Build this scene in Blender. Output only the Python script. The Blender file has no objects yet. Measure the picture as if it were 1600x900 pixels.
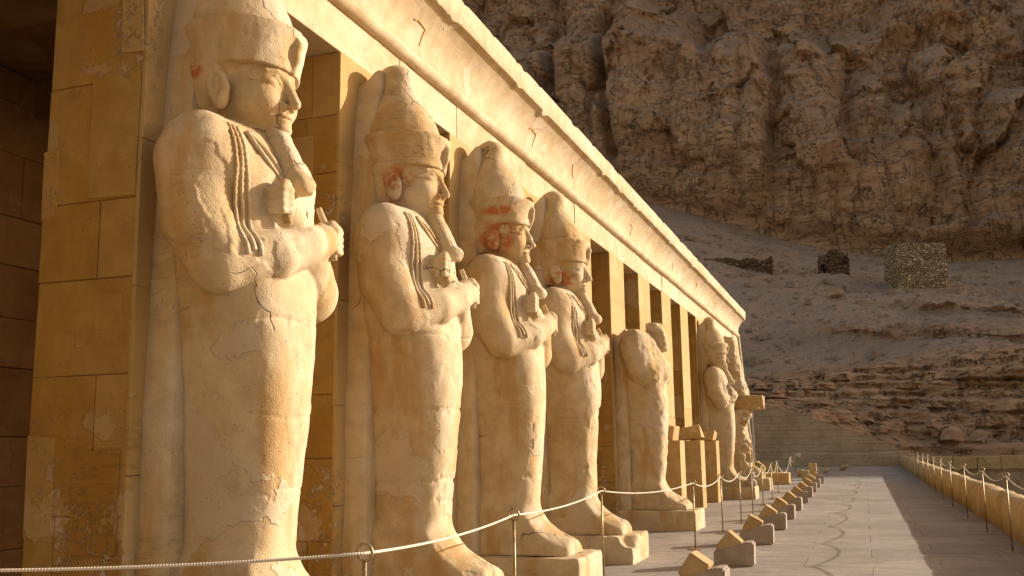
import bpy, bmesh, math, random
import numpy as np
from mathutils import Vector, Matrix

# ------------------------------------------------------------------ camera, light, exposure
scene = bpy.context.scene
C = scene.collection
XF, D, Y0, EYE = 4.5586, 2.7036, 5.2908, 1.6          # facade plane x=-XF, pillar pitch, first pillar edge, eye height
YAW, PITCH, ROLL = 0.3383, 0.1614, -0.0154
cam_d = bpy.data.cameras.new('camera'); cam = bpy.data.objects.new('camera', cam_d); C.objects.link(cam)
cam_d.sensor_width = 36.0; cam_d.lens = 36.0*1530.1/1600.0
cam_d.clip_start = 0.05; cam_d.clip_end = 6000
fw = Vector((-math.sin(YAW)*math.cos(PITCH), math.cos(YAW)*math.cos(PITCH), math.sin(PITCH)))
rr = Vector((math.cos(YAW), math.sin(YAW), 0)); uu = rr.cross(fw)
r2 = rr*math.cos(ROLL)+uu*math.sin(ROLL); u2 = r2.cross(fw)
cam.matrix_world = Matrix(((r2.x, u2.x, -fw.x, 0), (r2.y, u2.y, -fw.y, 0), (r2.z, u2.z, -fw.z, EYE), (0, 0, 0, 1)))
scene.camera = cam

SUN_AZ, SUN_EL = 41.0, 17.0                            # azimuth from +x towards +y
world = bpy.data.worlds.new('World'); scene.world = world; world.use_nodes = True
wn = world.node_tree; wn.nodes.clear()
sky = wn.nodes.new('ShaderNodeTexSky'); sky.sky_type = 'NISHITA'; sky.sun_disc = False
sky.sun_elevation = math.radians(SUN_EL); sky.sun_rotation = math.radians(90-SUN_AZ)
sky.dust_density = 2.2; sky.ozone_density = 0.3; sky.air_density = 1.0
bg = wn.nodes.new('ShaderNodeBackground'); bg.inputs[1].default_value = 0.115
wo = wn.nodes.new('ShaderNodeOutputWorld')
wb = wn.nodes.new('ShaderNodeMix'); wb.data_type = 'RGBA'; wb.blend_type = 'MULTIPLY'; wb.inputs[0].default_value = 1.0
wb.inputs[7].default_value = (1.30, .97, .76, 1)                     # dusty desert air, warm white balance
wn.links.new(sky.outputs[0], wb.inputs[6]); wn.links.new(wb.outputs[2], bg.inputs[0]); wn.links.new(bg.outputs[0], wo.inputs[0])
sd = bpy.data.lights.new('sun', 'SUN'); sun = bpy.data.objects.new('sun', sd); C.objects.link(sun)
sd.energy = 4.4; sd.angle = math.radians(0.5); sd.color = (1.0, 0.90, 0.77)
ca, sa, ce, se = [f(math.radians(a)) for a in (SUN_AZ, SUN_EL) for f in (math.cos, math.sin)]
SUN = Vector((ca*ce, sa*ce, se))
sun.rotation_euler = SUN.to_track_quat('Z', 'Y').to_euler()
scene.view_settings.view_transform = 'Standard'; scene.view_settings.look = 'None'
scene.view_settings.exposure = 0.68; scene.view_settings.gamma = 1.0
scene.render.engine = 'CYCLES'
scene.cycles.max_bounces = 8; scene.cycles.diffuse_bounces = 5

rng = np.random.default_rng(7)
random.seed(7)

# ------------------------------------------------------------------ noise (numpy)
_lat = rng.random((32, 32, 32)).astype(np.float32)*2-1
def vnoise(x, y, z):
    x, y, z = np.broadcast_arrays(x, y, z)
    xi, yi, zi = np.floor(x).astype(np.int64), np.floor(y).astype(np.int64), np.floor(z).astype(np.int64)
    fx, fy, fz = x-xi, y-yi, z-zi
    fx, fy, fz = [f*f*f*(f*(f*6-15)+10) for f in (fx, fy, fz)]
    g = lambda a, b, c: _lat[(xi+a) & 31, (yi+b) & 31, (zi+c) & 31]
    l = lambda a, b, t: a+(b-a)*t
    return l(l(l(g(0,0,0), g(1,0,0), fx), l(g(0,1,0), g(1,1,0), fx), fy),
             l(l(g(0,0,1), g(1,0,1), fx), l(g(0,1,1), g(1,1,1), fx), fy), fz)
def fbm(x, y, z, o=4, gain=.5):
    s, a = 0, 1
    for i in range(o):
        s = s+a*vnoise(x+i*7.3, y+i*3.1, z+i*5.7); a *= gain; x, y, z = x*2.03, y*2.03, z*2.03
    return s
def ridged(x, y, z, o=4):
    s, a = 0, 1
    for i in range(o):
        s = s+a*(1-2*np.abs(vnoise(x+i*7.3, y+i*3.1, z+i*5.7))); a *= .5; x, y, z = x*2.1, y*2.1, z*2.1
    return s
sstep = lambda a, b, x: (lambda t: t*t*(3-2*t))(np.clip((x-a)/(b-a), 0, 1))

# ------------------------------------------------------------------ materials
class NT:
    def __init__(s, name, rough=.9):
        s.m = bpy.data.materials.new(name); s.m.use_nodes = True
        s.t = s.m.node_tree; s.t.nodes.clear()
        s.out = s.n('ShaderNodeOutputMaterial'); s.b = s.n('ShaderNodeBsdfPrincipled')
        s.b.inputs['Roughness'].default_value = rough
        s.b.inputs['Specular IOR Level'].default_value = .25
        s.t.links.new(s.b.outputs[0], s.out.inputs[0])
    def n(s, t): return s.t.nodes.new(t)
    def put(s, sock, v):
        if isinstance(v, bpy.types.NodeSocket): s.t.links.new(v, sock)
        elif v is not None:
            if hasattr(sock.default_value, '__len__') and not hasattr(v, '__len__'): v = (v, v, v)
            if hasattr(sock.default_value, '__len__') and len(sock.default_value) == 4 and len(v) == 3: v = (*v, 1)
            sock.default_value = v
    def math(s, op, a, b=None, c=None, clamp=False):
        n = s.n('ShaderNodeMath'); n.operation = op; n.use_clamp = clamp
        for i, v in enumerate((a, b, c)):
            if v is not None: s.put(n.inputs[i], v)
        return n.outputs[0]
    def vmath(s, op, a, b=None):
        n = s.n('ShaderNodeVectorMath'); n.operation = op; s.put(n.inputs[0], a)
        if b is not None: s.put(n.inputs['Scale'] if op == 'SCALE' else n.inputs[1], b)
        return n.outputs['Value'] if op in ('LENGTH', 'DISTANCE', 'DOT_PRODUCT') else n.outputs[0]
    def coords(s, rand=True):
        tc = s.n('ShaderNodeTexCoord'); v = tc.outputs['Object']
        if rand:
            oi = s.n('ShaderNodeObjectInfo'); v = s.vmath('ADD', v, s.comb(s.math('MULTIPLY', oi.outputs['Random'], 37.), s.math('MULTIPLY', oi.outputs['Random'], 71.), 0.))
        return v
    def comb(s, x, y, z):
        n = s.n('ShaderNodeCombineXYZ')
        for i, v in enumerate((x, y, z)): s.put(n.inputs[i], v)
        return n.outputs[0]
    def sep(s, v):
        n = s.n('ShaderNodeSeparateXYZ'); s.put(n.inputs[0], v); return n.outputs
    def noise(s, v, sc, det=4, rough=.55, dist=0., stretch=None):
        if stretch: v = s.vmath('MULTIPLY', v, stretch)
        n = s.n('ShaderNodeTexNoise'); s.put(n.inputs['Vector'], v); n.inputs['Scale'].default_value = sc
        n.inputs['Detail'].default_value = det; n.inputs['Roughness'].default_value = rough; n.inputs['Distortion'].default_value = dist
        return n.outputs['Fac']
    def vor(s, v, sc, feat='F1', out='Distance', randomness=1.):
        n = s.n('ShaderNodeTexVoronoi'); n.feature = feat; s.put(n.inputs['Vector'], v); n.inputs['Scale'].default_value = sc
        n.inputs['Randomness'].default_value = randomness
        return n.outputs[out]
    def ss(s, x, a, b, lo=0., hi=1.):
        n = s.n('ShaderNodeMapRange'); n.interpolation_type = 'SMOOTHSTEP'; s.put(n.inputs[0], x)
        for i, v in enumerate((a, b, lo, hi)): n.inputs[i+1].default_value = v
        return n.outputs[0]
    def mix(s, f, a, b, mode='MIX'):
        n = s.n('ShaderNodeMix'); n.data_type = 'RGBA'; n.blend_type = mode
        s.put(n.inputs[0], f); s.put(n.inputs[6], a); s.put(n.inputs[7], b); return n.outputs[2]
    def attr(s, name):
        n = s.n('ShaderNodeAttribute'); n.attribute_name = name; return n.outputs['Fac']
    def bump(s, h, dist=.02, strength=1., prev=None):
        n = s.n('ShaderNodeBump'); n.inputs['Distance'].default_value = dist; n.inputs['Strength'].default_value = strength
        s.put(n.inputs['Height'], h)
        if prev is not None: s.put(n.inputs['Normal'], prev)
        return n.outputs[0]
    def done(s, col, nrm=None):
        s.put(s.b.inputs['Base Color'], col)
        if nrm is not None: s.put(s.b.inputs['Normal'], nrm)
        return s.m

def warp(t, v, sc, amt):
    n = t.n('ShaderNodeTexNoise'); t.put(n.inputs['Vector'], v); n.inputs['Scale'].default_value = sc; n.inputs['Detail'].default_value = 3
    return t.vmath('ADD', v, t.vmath('SCALE', t.vmath('SUBTRACT', n.outputs['Color'], (.5, .5, .5)), amt))

def stone(name, base, light, dark, patch=.56, crack=1., strata=.3, grain=1., red=False, patchcol=None, stain=None, big=1., flakes=False):
    t = NT(name); v = t.coords()
    n1 = t.noise(v, .7*big, 4, .55); n2 = t.noise(v, 5., 6, .6); n3 = t.noise(v, 70., 3, .6); n4 = t.noise(v, 1.6, 5, .6, .4)
    c = t.mix(t.ss(n1, .35, .68), base, dark)
    c = t.mix(t.math('MULTIPLY', t.ss(n4, .42, .7), .55), c, light)
    c = t.mix(t.ss(n2, .3, .72, 0, .75), c, t.mix(1., c, (.72, .68, .62), 'MULTIPLY'))
    if stain:                                                        # run-down ochre water stains
        sn = t.noise(v, 1.7, 4, .6, stretch=(1.6, 1.6, .35))
        c = t.mix(t.math('MULTIPLY', t.ss(sn, .48, .66), .8), c, stain)
    # plaster repairs with a crisp raised edge
    pn = t.noise(warp(t, warp(t, v, 6., .09), 22., .05), 1.15, 5, .5)
    pm = t.ss(pn, patch, patch+.012)
    pc = patchcol or light
    c = t.mix(t.math('MULTIPLY', pm, .8), c, t.mix(n2, pc, t.mix(1., pc, (.82, .8, .76), 'MULTIPLY')))
    # bedding lines of the limestone
    if flakes:                                                       # salt and flaking limewash, thickest near the ground
        fz = t.ss(t.sep(v)[2], .1, 2.4, 1., .0)
        fl = t.noise(warp(t, v, 12., .06), 11., 8, .78)
        fa = t.math('ADD', t.noise(v, 1.1, 3, .55), t.math('MULTIPLY', fz, .16))
        fm = t.math('MULTIPLY', t.ss(fl, .535, .56), t.ss(fa, .59, .68))
        c = t.mix(t.math('MULTIPLY', fm, .85), c, (.56, .45, .33))
        pm = t.math('MAXIMUM', pm, fm)
    sl = t.noise(v, 1., 5, .65, .6, stretch=(1.2, 1.2, 13.))
    sm = t.math('MULTIPLY', t.ss(t.math('ABSOLUTE', t.math('SUBTRACT', sl, .5)), .0, .010, 1., 0.), strata*.55)
    sm = t.math('MULTIPLY', sm, t.ss(n1, .5, .62))
    sm = t.math('MULTIPLY', sm, t.math('SUBTRACT', 1., pm))
    # cracks
    w = warp(t, v, 3.5, .28)
    ce_ = t.vor(w, .9, 'DISTANCE_TO_EDGE')
    cm = t.math('MULTIPLY', t.ss(ce_, .0, .0055, 1., 0.), t.ss(t.noise(v, 1.3, 2), .61, .68))
    cm = t.math('MULTIPLY', cm, crack)
    pit = t.math('MULTIPLY', t.ss(t.vor(warp(t, v, 9., .05), 30.), .06, .2, 1., 0.), t.ss(t.noise(v, 3., 3), .46, .62))
    dk = t.math('MAXIMUM', cm, t.math('MAXIMUM', t.math('MULTIPLY', sm, .6), t.math('MULTIPLY', pit, .5)))
    c = t.mix(t.math('MULTIPLY', dk, .7), c, t.mix(1., c, (.35, .28, .2), 'MULTIPLY'))
    if red:
        rm = t.math('MULTIPLY', t.attr('paint'), t.ss(t.noise(warp(t, v, 8., .1), 6.5, 5, .7), .41, .53))
        c = t.mix(t.math('MULTIPLY', rm, .95), c, t.mix(n2, (.46, .14, .04), (.40, .16, .06)))
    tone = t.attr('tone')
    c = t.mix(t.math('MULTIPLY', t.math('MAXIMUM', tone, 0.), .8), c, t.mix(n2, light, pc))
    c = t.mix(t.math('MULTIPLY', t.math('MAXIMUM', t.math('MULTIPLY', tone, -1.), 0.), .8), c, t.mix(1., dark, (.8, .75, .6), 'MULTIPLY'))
    h = t.math('ADD', t.math('MULTIPLY', n3, .22*grain), t.math('MULTIPLY', n2, .45))
    h = t.math('ADD', h, t.math('MULTIPLY', pm, .4))
    h = t.math('SUBTRACT', h, t.math('MULTIPLY', dk, .9))
    return t.done(c, t.bump(h, .022, .85))

M = {}
M['statue'] = stone('weathered_limestone', (.60, .485, .31), (.65, .555, .40), (.54, .405, .215), .58, 1., .4, red=True, patchcol=(.60, .50, .36), stain=(.46, .29, .11))
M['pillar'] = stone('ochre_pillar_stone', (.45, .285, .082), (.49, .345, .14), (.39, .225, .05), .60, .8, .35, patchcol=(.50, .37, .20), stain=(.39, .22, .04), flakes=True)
M['inner'] = stone('shade_darkened_inner_stone', (.20, .115, .045), (.25, .16, .075), (.15, .08, .03), .62, .7, .3, patchcol=(.22, .14, .07))  # interior shade put into the colour: stone darkened for ceiling and inner wall
M['facade'] = stone('facade_limestone', (.60, .485, .32), (.65, .555, .40), (.53, .405, .23), .6, 1., .25)
def mk_courses():
    t = NT('coursed_wall_stone', .95); v = t.coords(False); x, y, z = t.sep(v)
    w = warp(t, t.comb(x, z, 0.), 1.5, .1)
    br = t.n('ShaderNodeTexBrick'); t.put(br.inputs['Vector'], w); br.inputs['Scale'].default_value = 1.; br.inputs['Brick Width'].default_value = 1.1; br.inputs['Row Height'].default_value = .5
    br.inputs['Mortar Size'].default_value = .012; br.inputs['Mortar Smooth'].default_value = .6; br.inputs['Color1'].default_value = (1, 1, 1, 1); br.inputs['Color2'].default_value = (.85, .84, .82, 1); br.inputs['Mortar'].default_value = (.7, .66, .6, 1)
    n = t.noise(v, .6, 6, .65); n2 = t.noise(v, 4., 5, .65)
    c = t.mix(t.ss(n, .35, .65), (.50, .36, .22), (.41, .28, .16)); c = t.mix(t.ss(n2, .4, .7, 0, .5), c, (.56, .43, .28))
    c = t.mix(t.ss(n, .3, .6, .2, .8), c, t.mix(1., c, br.outputs['Color'], 'MULTIPLY'))
    return t.done(c, t.bump(t.math('SUBTRACT', n2, t.math('MULTIPLY', br.outputs['Fac'], .5)), .06, .9))
M['courses'] = mk_courses()
M['wallstone'] = stone('retaining_wall_stone', (.47, .34, .21), (.52, .40, .26), (.40, .28, .16), .6, .5, .2)
M['tan'] = stone('tan_block_stone', (.50, .35, .16), (.55, .42, .24), (.44, .29, .11), .62, .5, .3)
M['grey'] = stone('grey_block_stone', (.40, .33, .26), (.46, .39, .31), (.34, .27, .20), .64, .4, .1)
M['parapet'] = stone('parapet_plaster', (.56, .41, .19), (.60, .47, .27), (.48, .32, .12), .6, .7, .1)
M['plaster'] = stone('grey_plaster', (.42, .38, .33), (.46, .42, .37), (.36, .32, .27), .62, .3, 0.)

def mk_floor():
    t = NT('paving_stone', .85); v = t.coords(False); x, y, z = t.sep(v)
    n1 = t.noise(v, .35, 5, .6, stretch=(1, .8, 1)); n2 = t.noise(v, 2.2, 6, .6, stretch=(.6, 2., 1)); n3 = t.noise(v, 40., 3)
    c = t.mix(t.ss(n1, .35, .65), (.31, .272, .228), (.37, .33, .28))
    c = t.mix(t.ss(n2, .35, .7, 0, .6), c, (.235, .205, .17))
    c = t.mix(t.math('MULTIPLY', t.ss(t.noise(v, .8, 4), .55, .7), .6), c, (.38, .34, .285))
    br = t.n('ShaderNodeTexBrick'); t.put(br.inputs['Vector'], warp(t, v, 1.2, .06)); br.inputs['Scale'].default_value = 1.
    br.inputs['Brick Width'].default_value = 1.7; br.inputs['Row Height'].default_value = 1.15; br.inputs['Mortar Size'].default_value = .008; br.inputs['Mortar Smooth'].default_value = .3
    br.inputs['Color1'].default_value = (1, 1, 1, 1); br.inputs['Color2'].default_value = (.78, .78, .79, 1); br.inputs['Mortar'].default_value = (1, 1, 1, 1)
    c = t.mix(.6, c, t.mix(1., c, br.outputs['Color'], 'MULTIPLY'))
    jm = t.math('MULTIPLY', br.outputs['Fac'], t.ss(t.noise(v, .7, 3), .3, .5))
    dk = jm
    c = t.mix(t.math('MULTIPLY', dk, .6), c, (.12, .10, .08))
    dust = t.math('MULTIPLY', t.ss(t.noise(v, .55, 6, .65, .5), .5, .62), t.ss(t.noise(v, 9., 5, .7), .35, .6))
    c = t.mix(t.math('MULTIPLY', dust, .7), c, (.42, .36, .28))
    spk = t.math('MULTIPLY', t.ss(t.vor(v, 14.), .05, .16, 1., 0.), t.ss(t.noise(v, 1.3, 3), .5, .65))
    c = t.mix(t.math('MULTIPLY', spk, .6), c, (.15, .12, .09))
    h = t.math('ADD', t.math('MULTIPLY', n2, .8), t.math('MULTIPLY', n3, .3))
    h = t.math('SUBTRACT', h, t.math('MULTIPLY', dk, .8))
    return t.done(c, t.bump(h, .04, .9))
M['floor'] = mk_floor()

def mk_rock():
    t = NT('hillside_rock', .95); v = t.coords(False)
    sl = t.attr('scree')
    n1 = t.noise(v, .045, 5, .6); n2 = t.noise(v, .35, 6, .65); n3 = t.noise(v, 2.2, 5, .65)
    st = t.noise(v, .5, 5, .6, .5, stretch=(.12, .12, 1.))
    c = t.mix(t.ss(n1, .35, .65), (.56, .355, .20), (.47, .285, .155))
    c = t.mix(t.ss(st, .35, .65, 0, .7), c, (.33, .20, .11))
    c = t.mix(t.ss(n2, .45, .75, 0, .55), c, (.47, .345, .225))
    w = warp(t, v, .5, 1.6)
    line = lambda sc, st, wd: t.ss(t.math('ABSOLUTE', t.math('SUBTRACT', t.noise(v, sc, 6, .6, .5, stretch=st), .5)), 0., wd, 1., 0.)
    cr = line(.33, (1., 1., .30), .014); cr2 = line(.5, (.35, .35, 1.8), .016)
    dk = t.math('MULTIPLY', t.math('MAXIMUM', cr, t.math('MULTIPLY', cr2, .6)), t.ss(n2, .35, .6))
    c = t.mix(t.math('MULTIPLY', dk, .6), c, (.11, .066, .04))
    s = t.mix(t.ss(n1, .35, .65), (.42, .315, .225), (.36, .26, .185))
    s = t.mix(t.ss(n2, .4, .75, 0, .6), s, (.41, .325, .25))
    pb = t.ss(t.vor(v, 1.7), .12, .3, 1., 0.)
    s = t.mix(t.math('MULTIPLY', pb, t.ss(n3, .45, .7)), s, (.45, .36, .28))
    s = t.mix(t.math('MULTIPLY', t.ss(n3, .5, .7), .4), s, (.23, .16, .11))
    c = t.mix(sl, c, s)
    h = t.math('ADD', t.math('MULTIPLY', n2, .75), t.math('MULTIPLY', n3, .4))
    h = t.math('SUBTRACT', h, t.math('MULTIPLY', dk, t.math('SUBTRACT', .9, sl)))
    return t.done(c, t.bump(h, .55, 1.))
M['rock'] = mk_rock()

M['scree'] = stone('scree_stone', (.37, .285, .215), (.45, .36, .28), (.28, .20, .145), .7, 0., 0.)
def mk_sand():
    t = NT('desert_ground', .95); v = t.coords(False)
    c = t.mix(t.noise(v, .2, 6, .6), (.26, .20, .14), (.36, .28, .20))
    return t.done(c, t.bump(t.noise(v, 3., 6, .6), .05, .8))
M['sand'] = mk_sand()

def mk_rubble(name, a, b, sc):
    t = NT(name, .95); v = t.vmath('MULTIPLY', t.coords(), (1., 1., 1.45))
    w = warp(t, v, sc*.8, .25/sc)
    col = t.vor(w, sc, 'F1', 'Color'); e = t.vor(w, sc, 'DISTANCE_TO_EDGE')
    r = t.sep(col)[0]
    c = t.mix(r, a, b); c = t.mix(t.ss(t.noise(v, sc*3, 4), .4, .7, 0, .5), c, t.mix(1., c, (.6, .55, .5), 'MULTIPLY'))
    g = t.ss(e, .02, .12, 1., 0.)
    c = t.mix(t.math('MULTIPLY', g, .85), c, (.09, .058, .034))
    return t.done(c, t.bump(t.math('ADD', t.ss(e, 0., .3), t.math('MULTIPLY', r, .6)), .5/sc, 1.))
M['rubble'] = mk_rubble('dry_stone_masonry', (.42, .29, .15), (.88, .70, .44), 2.3)
M['rubble_dark'] = mk_rubble('dark_dry_stone', (.20, .13, .07), (.33, .22, .12), 1.6)

def mk_plain(name, col, rough, metal=0., noise_sc=30., col2=None):
    t = NT(name, rough); v = t.coords(); t.b.inputs['Metallic'].default_value = metal
    n = t.noise(v, noise_sc, 4)
    return t.done(t.mix(t.ss(n, .35, .7), col, col2 or tuple(.7*x for x in col)), t.bump(n, .003, .5))
M['brass'] = mk_plain('worn_brass', (.42, .33, .19), .45, .7, 25., (.24, .17, .09))
M['rope'] = mk_plain('cotton_rope', (.66, .60, .50), .95, 0., 60., (.5, .44, .35))
M['bush'] = mk_plain('dry_leaves', (.22, .19, .10), .9, 0., 8., (.30, .25, .15))

def rope_mat():
    t = NT('twisted_rope', .95); v = t.attr('along')
    tw = t.math('SINE', t.math('MULTIPLY', v, 420.))
    c = t.mix(t.ss(tw, -.9, .2), (.56, .50, .40), (.68, .62, .51))
    return t.done(c, t.bump(tw, .0015, .6))
M['rope'] = rope_mat()

# ------------------------------------------------------------------ object helpers
def link(name, me, mat=None, parent=None):
    o = bpy.data.objects.new(name, me); C.objects.link(o)
    if mat is not None and me is not None:
        me.materials.clear(); me.materials.append(mat)
    if parent is not None: o.parent = parent
    return o
def tag(o, label=None, cat=None, group=None, kind=None):
    if label: o['label'] = label
    if cat: o['category'] = cat
    if group: o['group'] = group
    if kind: o['kind'] = kind
    return o
def empty(name, loc, rz=0.):
    o = bpy.data.objects.new(name, None); C.objects.link(o); o.location = loc; o.rotation_euler = (0, 0, rz)
    o.empty_display_size = .3
    return o
def npmesh(name, V, F, smooth=True, attrs=None):
    V = np.asarray(V, np.float32); F = np.asarray(F, np.int32)
    me = bpy.data.meshes.new(name); k = F.shape[1]
    me.vertices.add(len(V)); me.vertices.foreach_set('co', V.ravel())
    me.loops.add(F.size); me.loops.foreach_set('vertex_index', F.ravel())
    me.polygons.add(len(F)); me.polygons.foreach_set('loop_start', np.arange(0, F.size, k, dtype=np.int32))
    me.polygons.foreach_set('loop_total', np.full(len(F), k, np.int32))
    me.polygons.foreach_set('use_smooth', np.full(len(F), smooth, bool))
    for n, a in (attrs or {}).items():
        at = me.attributes.new(n, 'FLOAT', 'POINT'); at.data.foreach_set('value', np.asarray(a, np.float32))
    me.update(calc_edges=True); me.validate()
    return me
def bmesh_me(name, bm, smooth=False):
    me = bpy.data.meshes.new(name); bmesh.ops.recalc_face_normals(bm, faces=bm.faces[:]); bm.to_mesh(me); bm.free()
    if smooth: me.polygons.foreach_set('use_smooth', np.ones(len(me.polygons), bool))
    return me
def vnormals(V, F):
    V = np.asarray(V, np.float64)
    n = np.cross(V[F[:, 2]]-V[F[:, 0]], V[F[:, 3]]-V[F[:, 1]])
    N = np.zeros_like(V)
    for i in range(4): np.add.at(N, F[:, i], n)
    return N/np.maximum(np.linalg.norm(N, axis=1, keepdims=True), 1e-12)

def add_box(bm, x0, x1, y0, y1, z0, z1, bev=.0, jit=0., tone=None, seg=2):
    """bevelled box, corners jittered a little (hand cut stone)"""
    tl = bm.verts.layers.float.get('tone') or bm.verts.layers.float.new('tone')
    b2 = bmesh.new(); l2 = b2.verts.layers.float.new('tone')
    vs = [b2.verts.new((x+random.uniform(-jit, jit), y+random.uniform(-jit, jit), z+random.uniform(-jit, jit)))
          for x in (x0, x1) for y in (y0, y1) for z in (z0, z1)]
    for f in ((0,1,3,2), (4,6,7,5), (0,4,5,1), (2,3,7,6), (0,2,6,4), (1,5,7,3)): b2.faces.new([vs[i] for i in f])
    if bev > 0: bmesh.ops.bevel(b2, geom=b2.edges[:], offset=bev, segments=seg, affect='EDGES', profile=.6)
    mp = {}
    for v in b2.verts:
        nv = bm.verts.new(v.co); nv[tl] = tone or 0.; mp[v] = nv
    for f in b2.faces: bm.faces.new([mp[v] for v in f.verts])
    b2.free()

def tube(pts, rad, n=10, closed=False, caps=True):
    """returns V,F(quads),along for a tube through pts; rad scalar or list"""
    P = np.asarray(pts, float); m = len(P)
    rad = np.broadcast_to(np.asarray(rad, float), (m,))
    T = np.gradient(P, axis=0) if not closed else (np.roll(P, -1, 0)-np.roll(P, 1, 0))
    T /= np.linalg.norm(T, axis=1, keepdims=True)+1e-12
    up = np.array([0, 0, 1.]) if abs(T[0, 2]) < .9 else np.array([1., 0, 0])
    V = []; u = np.cross(T[0], up); u /= np.linalg.norm(u)
    for i in range(m):
        u = u-T[i]*(u@T[i]); u /= np.linalg.norm(u)+1e-12; w = np.cross(T[i], u)
        a = np.arange(n)*2*np.pi/n
        V.append(P[i]+rad[i]*(np.cos(a)[:, None]*u+np.sin(a)[:, None]*w))
    V = np.concatenate(V); F = []
    R = m if closed else m-1
    for i in range(R):
        j = (i+1) % m
        for k in range(n): F.append((i*n+k, i*n+(k+1) % n, j*n+(k+1) % n, j*n+k))
    s = np.concatenate([[0], np.cumsum(np.linalg.norm(np.diff(P, axis=0), axis=1))])
    if caps and not closed:
        c0, c1 = len(V), len(V)+1; V = np.vstack([V, P[0], P[-1]]); s_v = np.concatenate([np.repeat(s, n), [0, s[-1]]])
        for k in range(0, n, 2):
            F.append((c0, (k+2) % n, (k+1) % n, k)); b = (m-1)*n; F.append((c1, b+k, b+(k+1) % n, b+(k+2) % n))
    else: s_v = np.repeat(s, n)
    return V, np.array(F), s_v
def merge(parts):
    V, F, S, o = [], [], [], 0
    for v, f, s in parts:
        V.append(v); F.append(f+o); S.append(s); o += len(v)
    return np.concatenate(V), np.concatenate(F), np.concatenate(S)
def ico_rock(seed, sx, sy, sz, sub=3, rough=.25, cuts=5):
    r = random.Random(seed); bm = bmesh.new(); bmesh.ops.create_icosphere(bm, subdivisions=sub, radius=1.)
    pl = []
    for i in range(cuts):
        v = Vector((r.gauss(0, 1), r.gauss(0, 1), r.gauss(0, 1))).normalized(); pl.append((v, r.uniform(.42, .7)))
    co = np.array([v.co[:] for v in bm.verts])
    nz = fbm(co[:, 0]*1.5+seed*3.7, co[:, 1]*1.5+seed, co[:, 2]*1.5, 4)
    for v, k in zip(bm.verts, nz):
        p = v.co*(1+rough*float(k))
        for n, d in pl:
            e = p.dot(n)-d
            if e > 0: p -= n*e*.9
        v.co = (p.x*sx, p.y*sy, p.z*sz)
    zmin = min(v.co.z for v in bm.verts)
    for v in bm.verts: v.co.z -= zmin
    return bm

def facets(x, z, seed, sharp=1.):
    """broken rock: every cell of a jittered lattice is its own tilted plane"""
    xi, zi = np.floor(x).astype(np.int64), np.floor(z).astype(np.int64); best = np.full(x.shape, 9.); out = np.zeros(x.shape)
    def hsh(a, b, k):
        v = np.sin(a*127.1+b*311.7+k*74.7+seed*19.19)*43758.5453; return v-np.floor(v)
    for i in (-1, 0, 1):
        for j in (-1, 0, 1):
            a, b = xi+i, zi+j; px_, pz_ = a+hsh(a, b, 1), b+hsh(a, b, 2); dx, dz = x-px_, z-pz_; d = dx*dx+dz*dz
            val = (hsh(a, b, 3)*2-1)+sharp*(dx*(hsh(a, b, 4)*2-1)+dz*(hsh(a, b, 5)*2-1)); m = d < best
            best = np.where(m, d, best); out = np.where(m, val, out)
    return out
# ------------------------------------------------------------------ ground
def sheet(name, x0, x1, y0, y1, z, mat, nx=2, ny=2):
    xs, ys = np.linspace(x0, x1, nx), np.linspace(y0, y1, ny); X, Y = np.meshgrid(xs, ys, indexing='ij')
    V = np.stack([X, Y, np.full_like(X, z)], -1).reshape(-1, 3)
    i = np.arange(nx-1)[:, None]*ny+np.arange(ny-1)[None]; i = i.ravel()
    return link(name, npmesh(name, V, np.stack([i, i+ny, i+ny+1, i+1], 1), False), mat)
tag(sheet('ground', -3000, 3000, -3000, 3000, -4.0, M['sand']), kind='structure')
# terrace: a solid block whose top is the pavement
bm = bmesh.new(); add_box(bm, -16, 2.62, -12, 71.9, -3.99, 0.)
tag(link('terrace_floor', bmesh_me('terrace_floor', bm), M['floor']), kind='structure')

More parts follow.
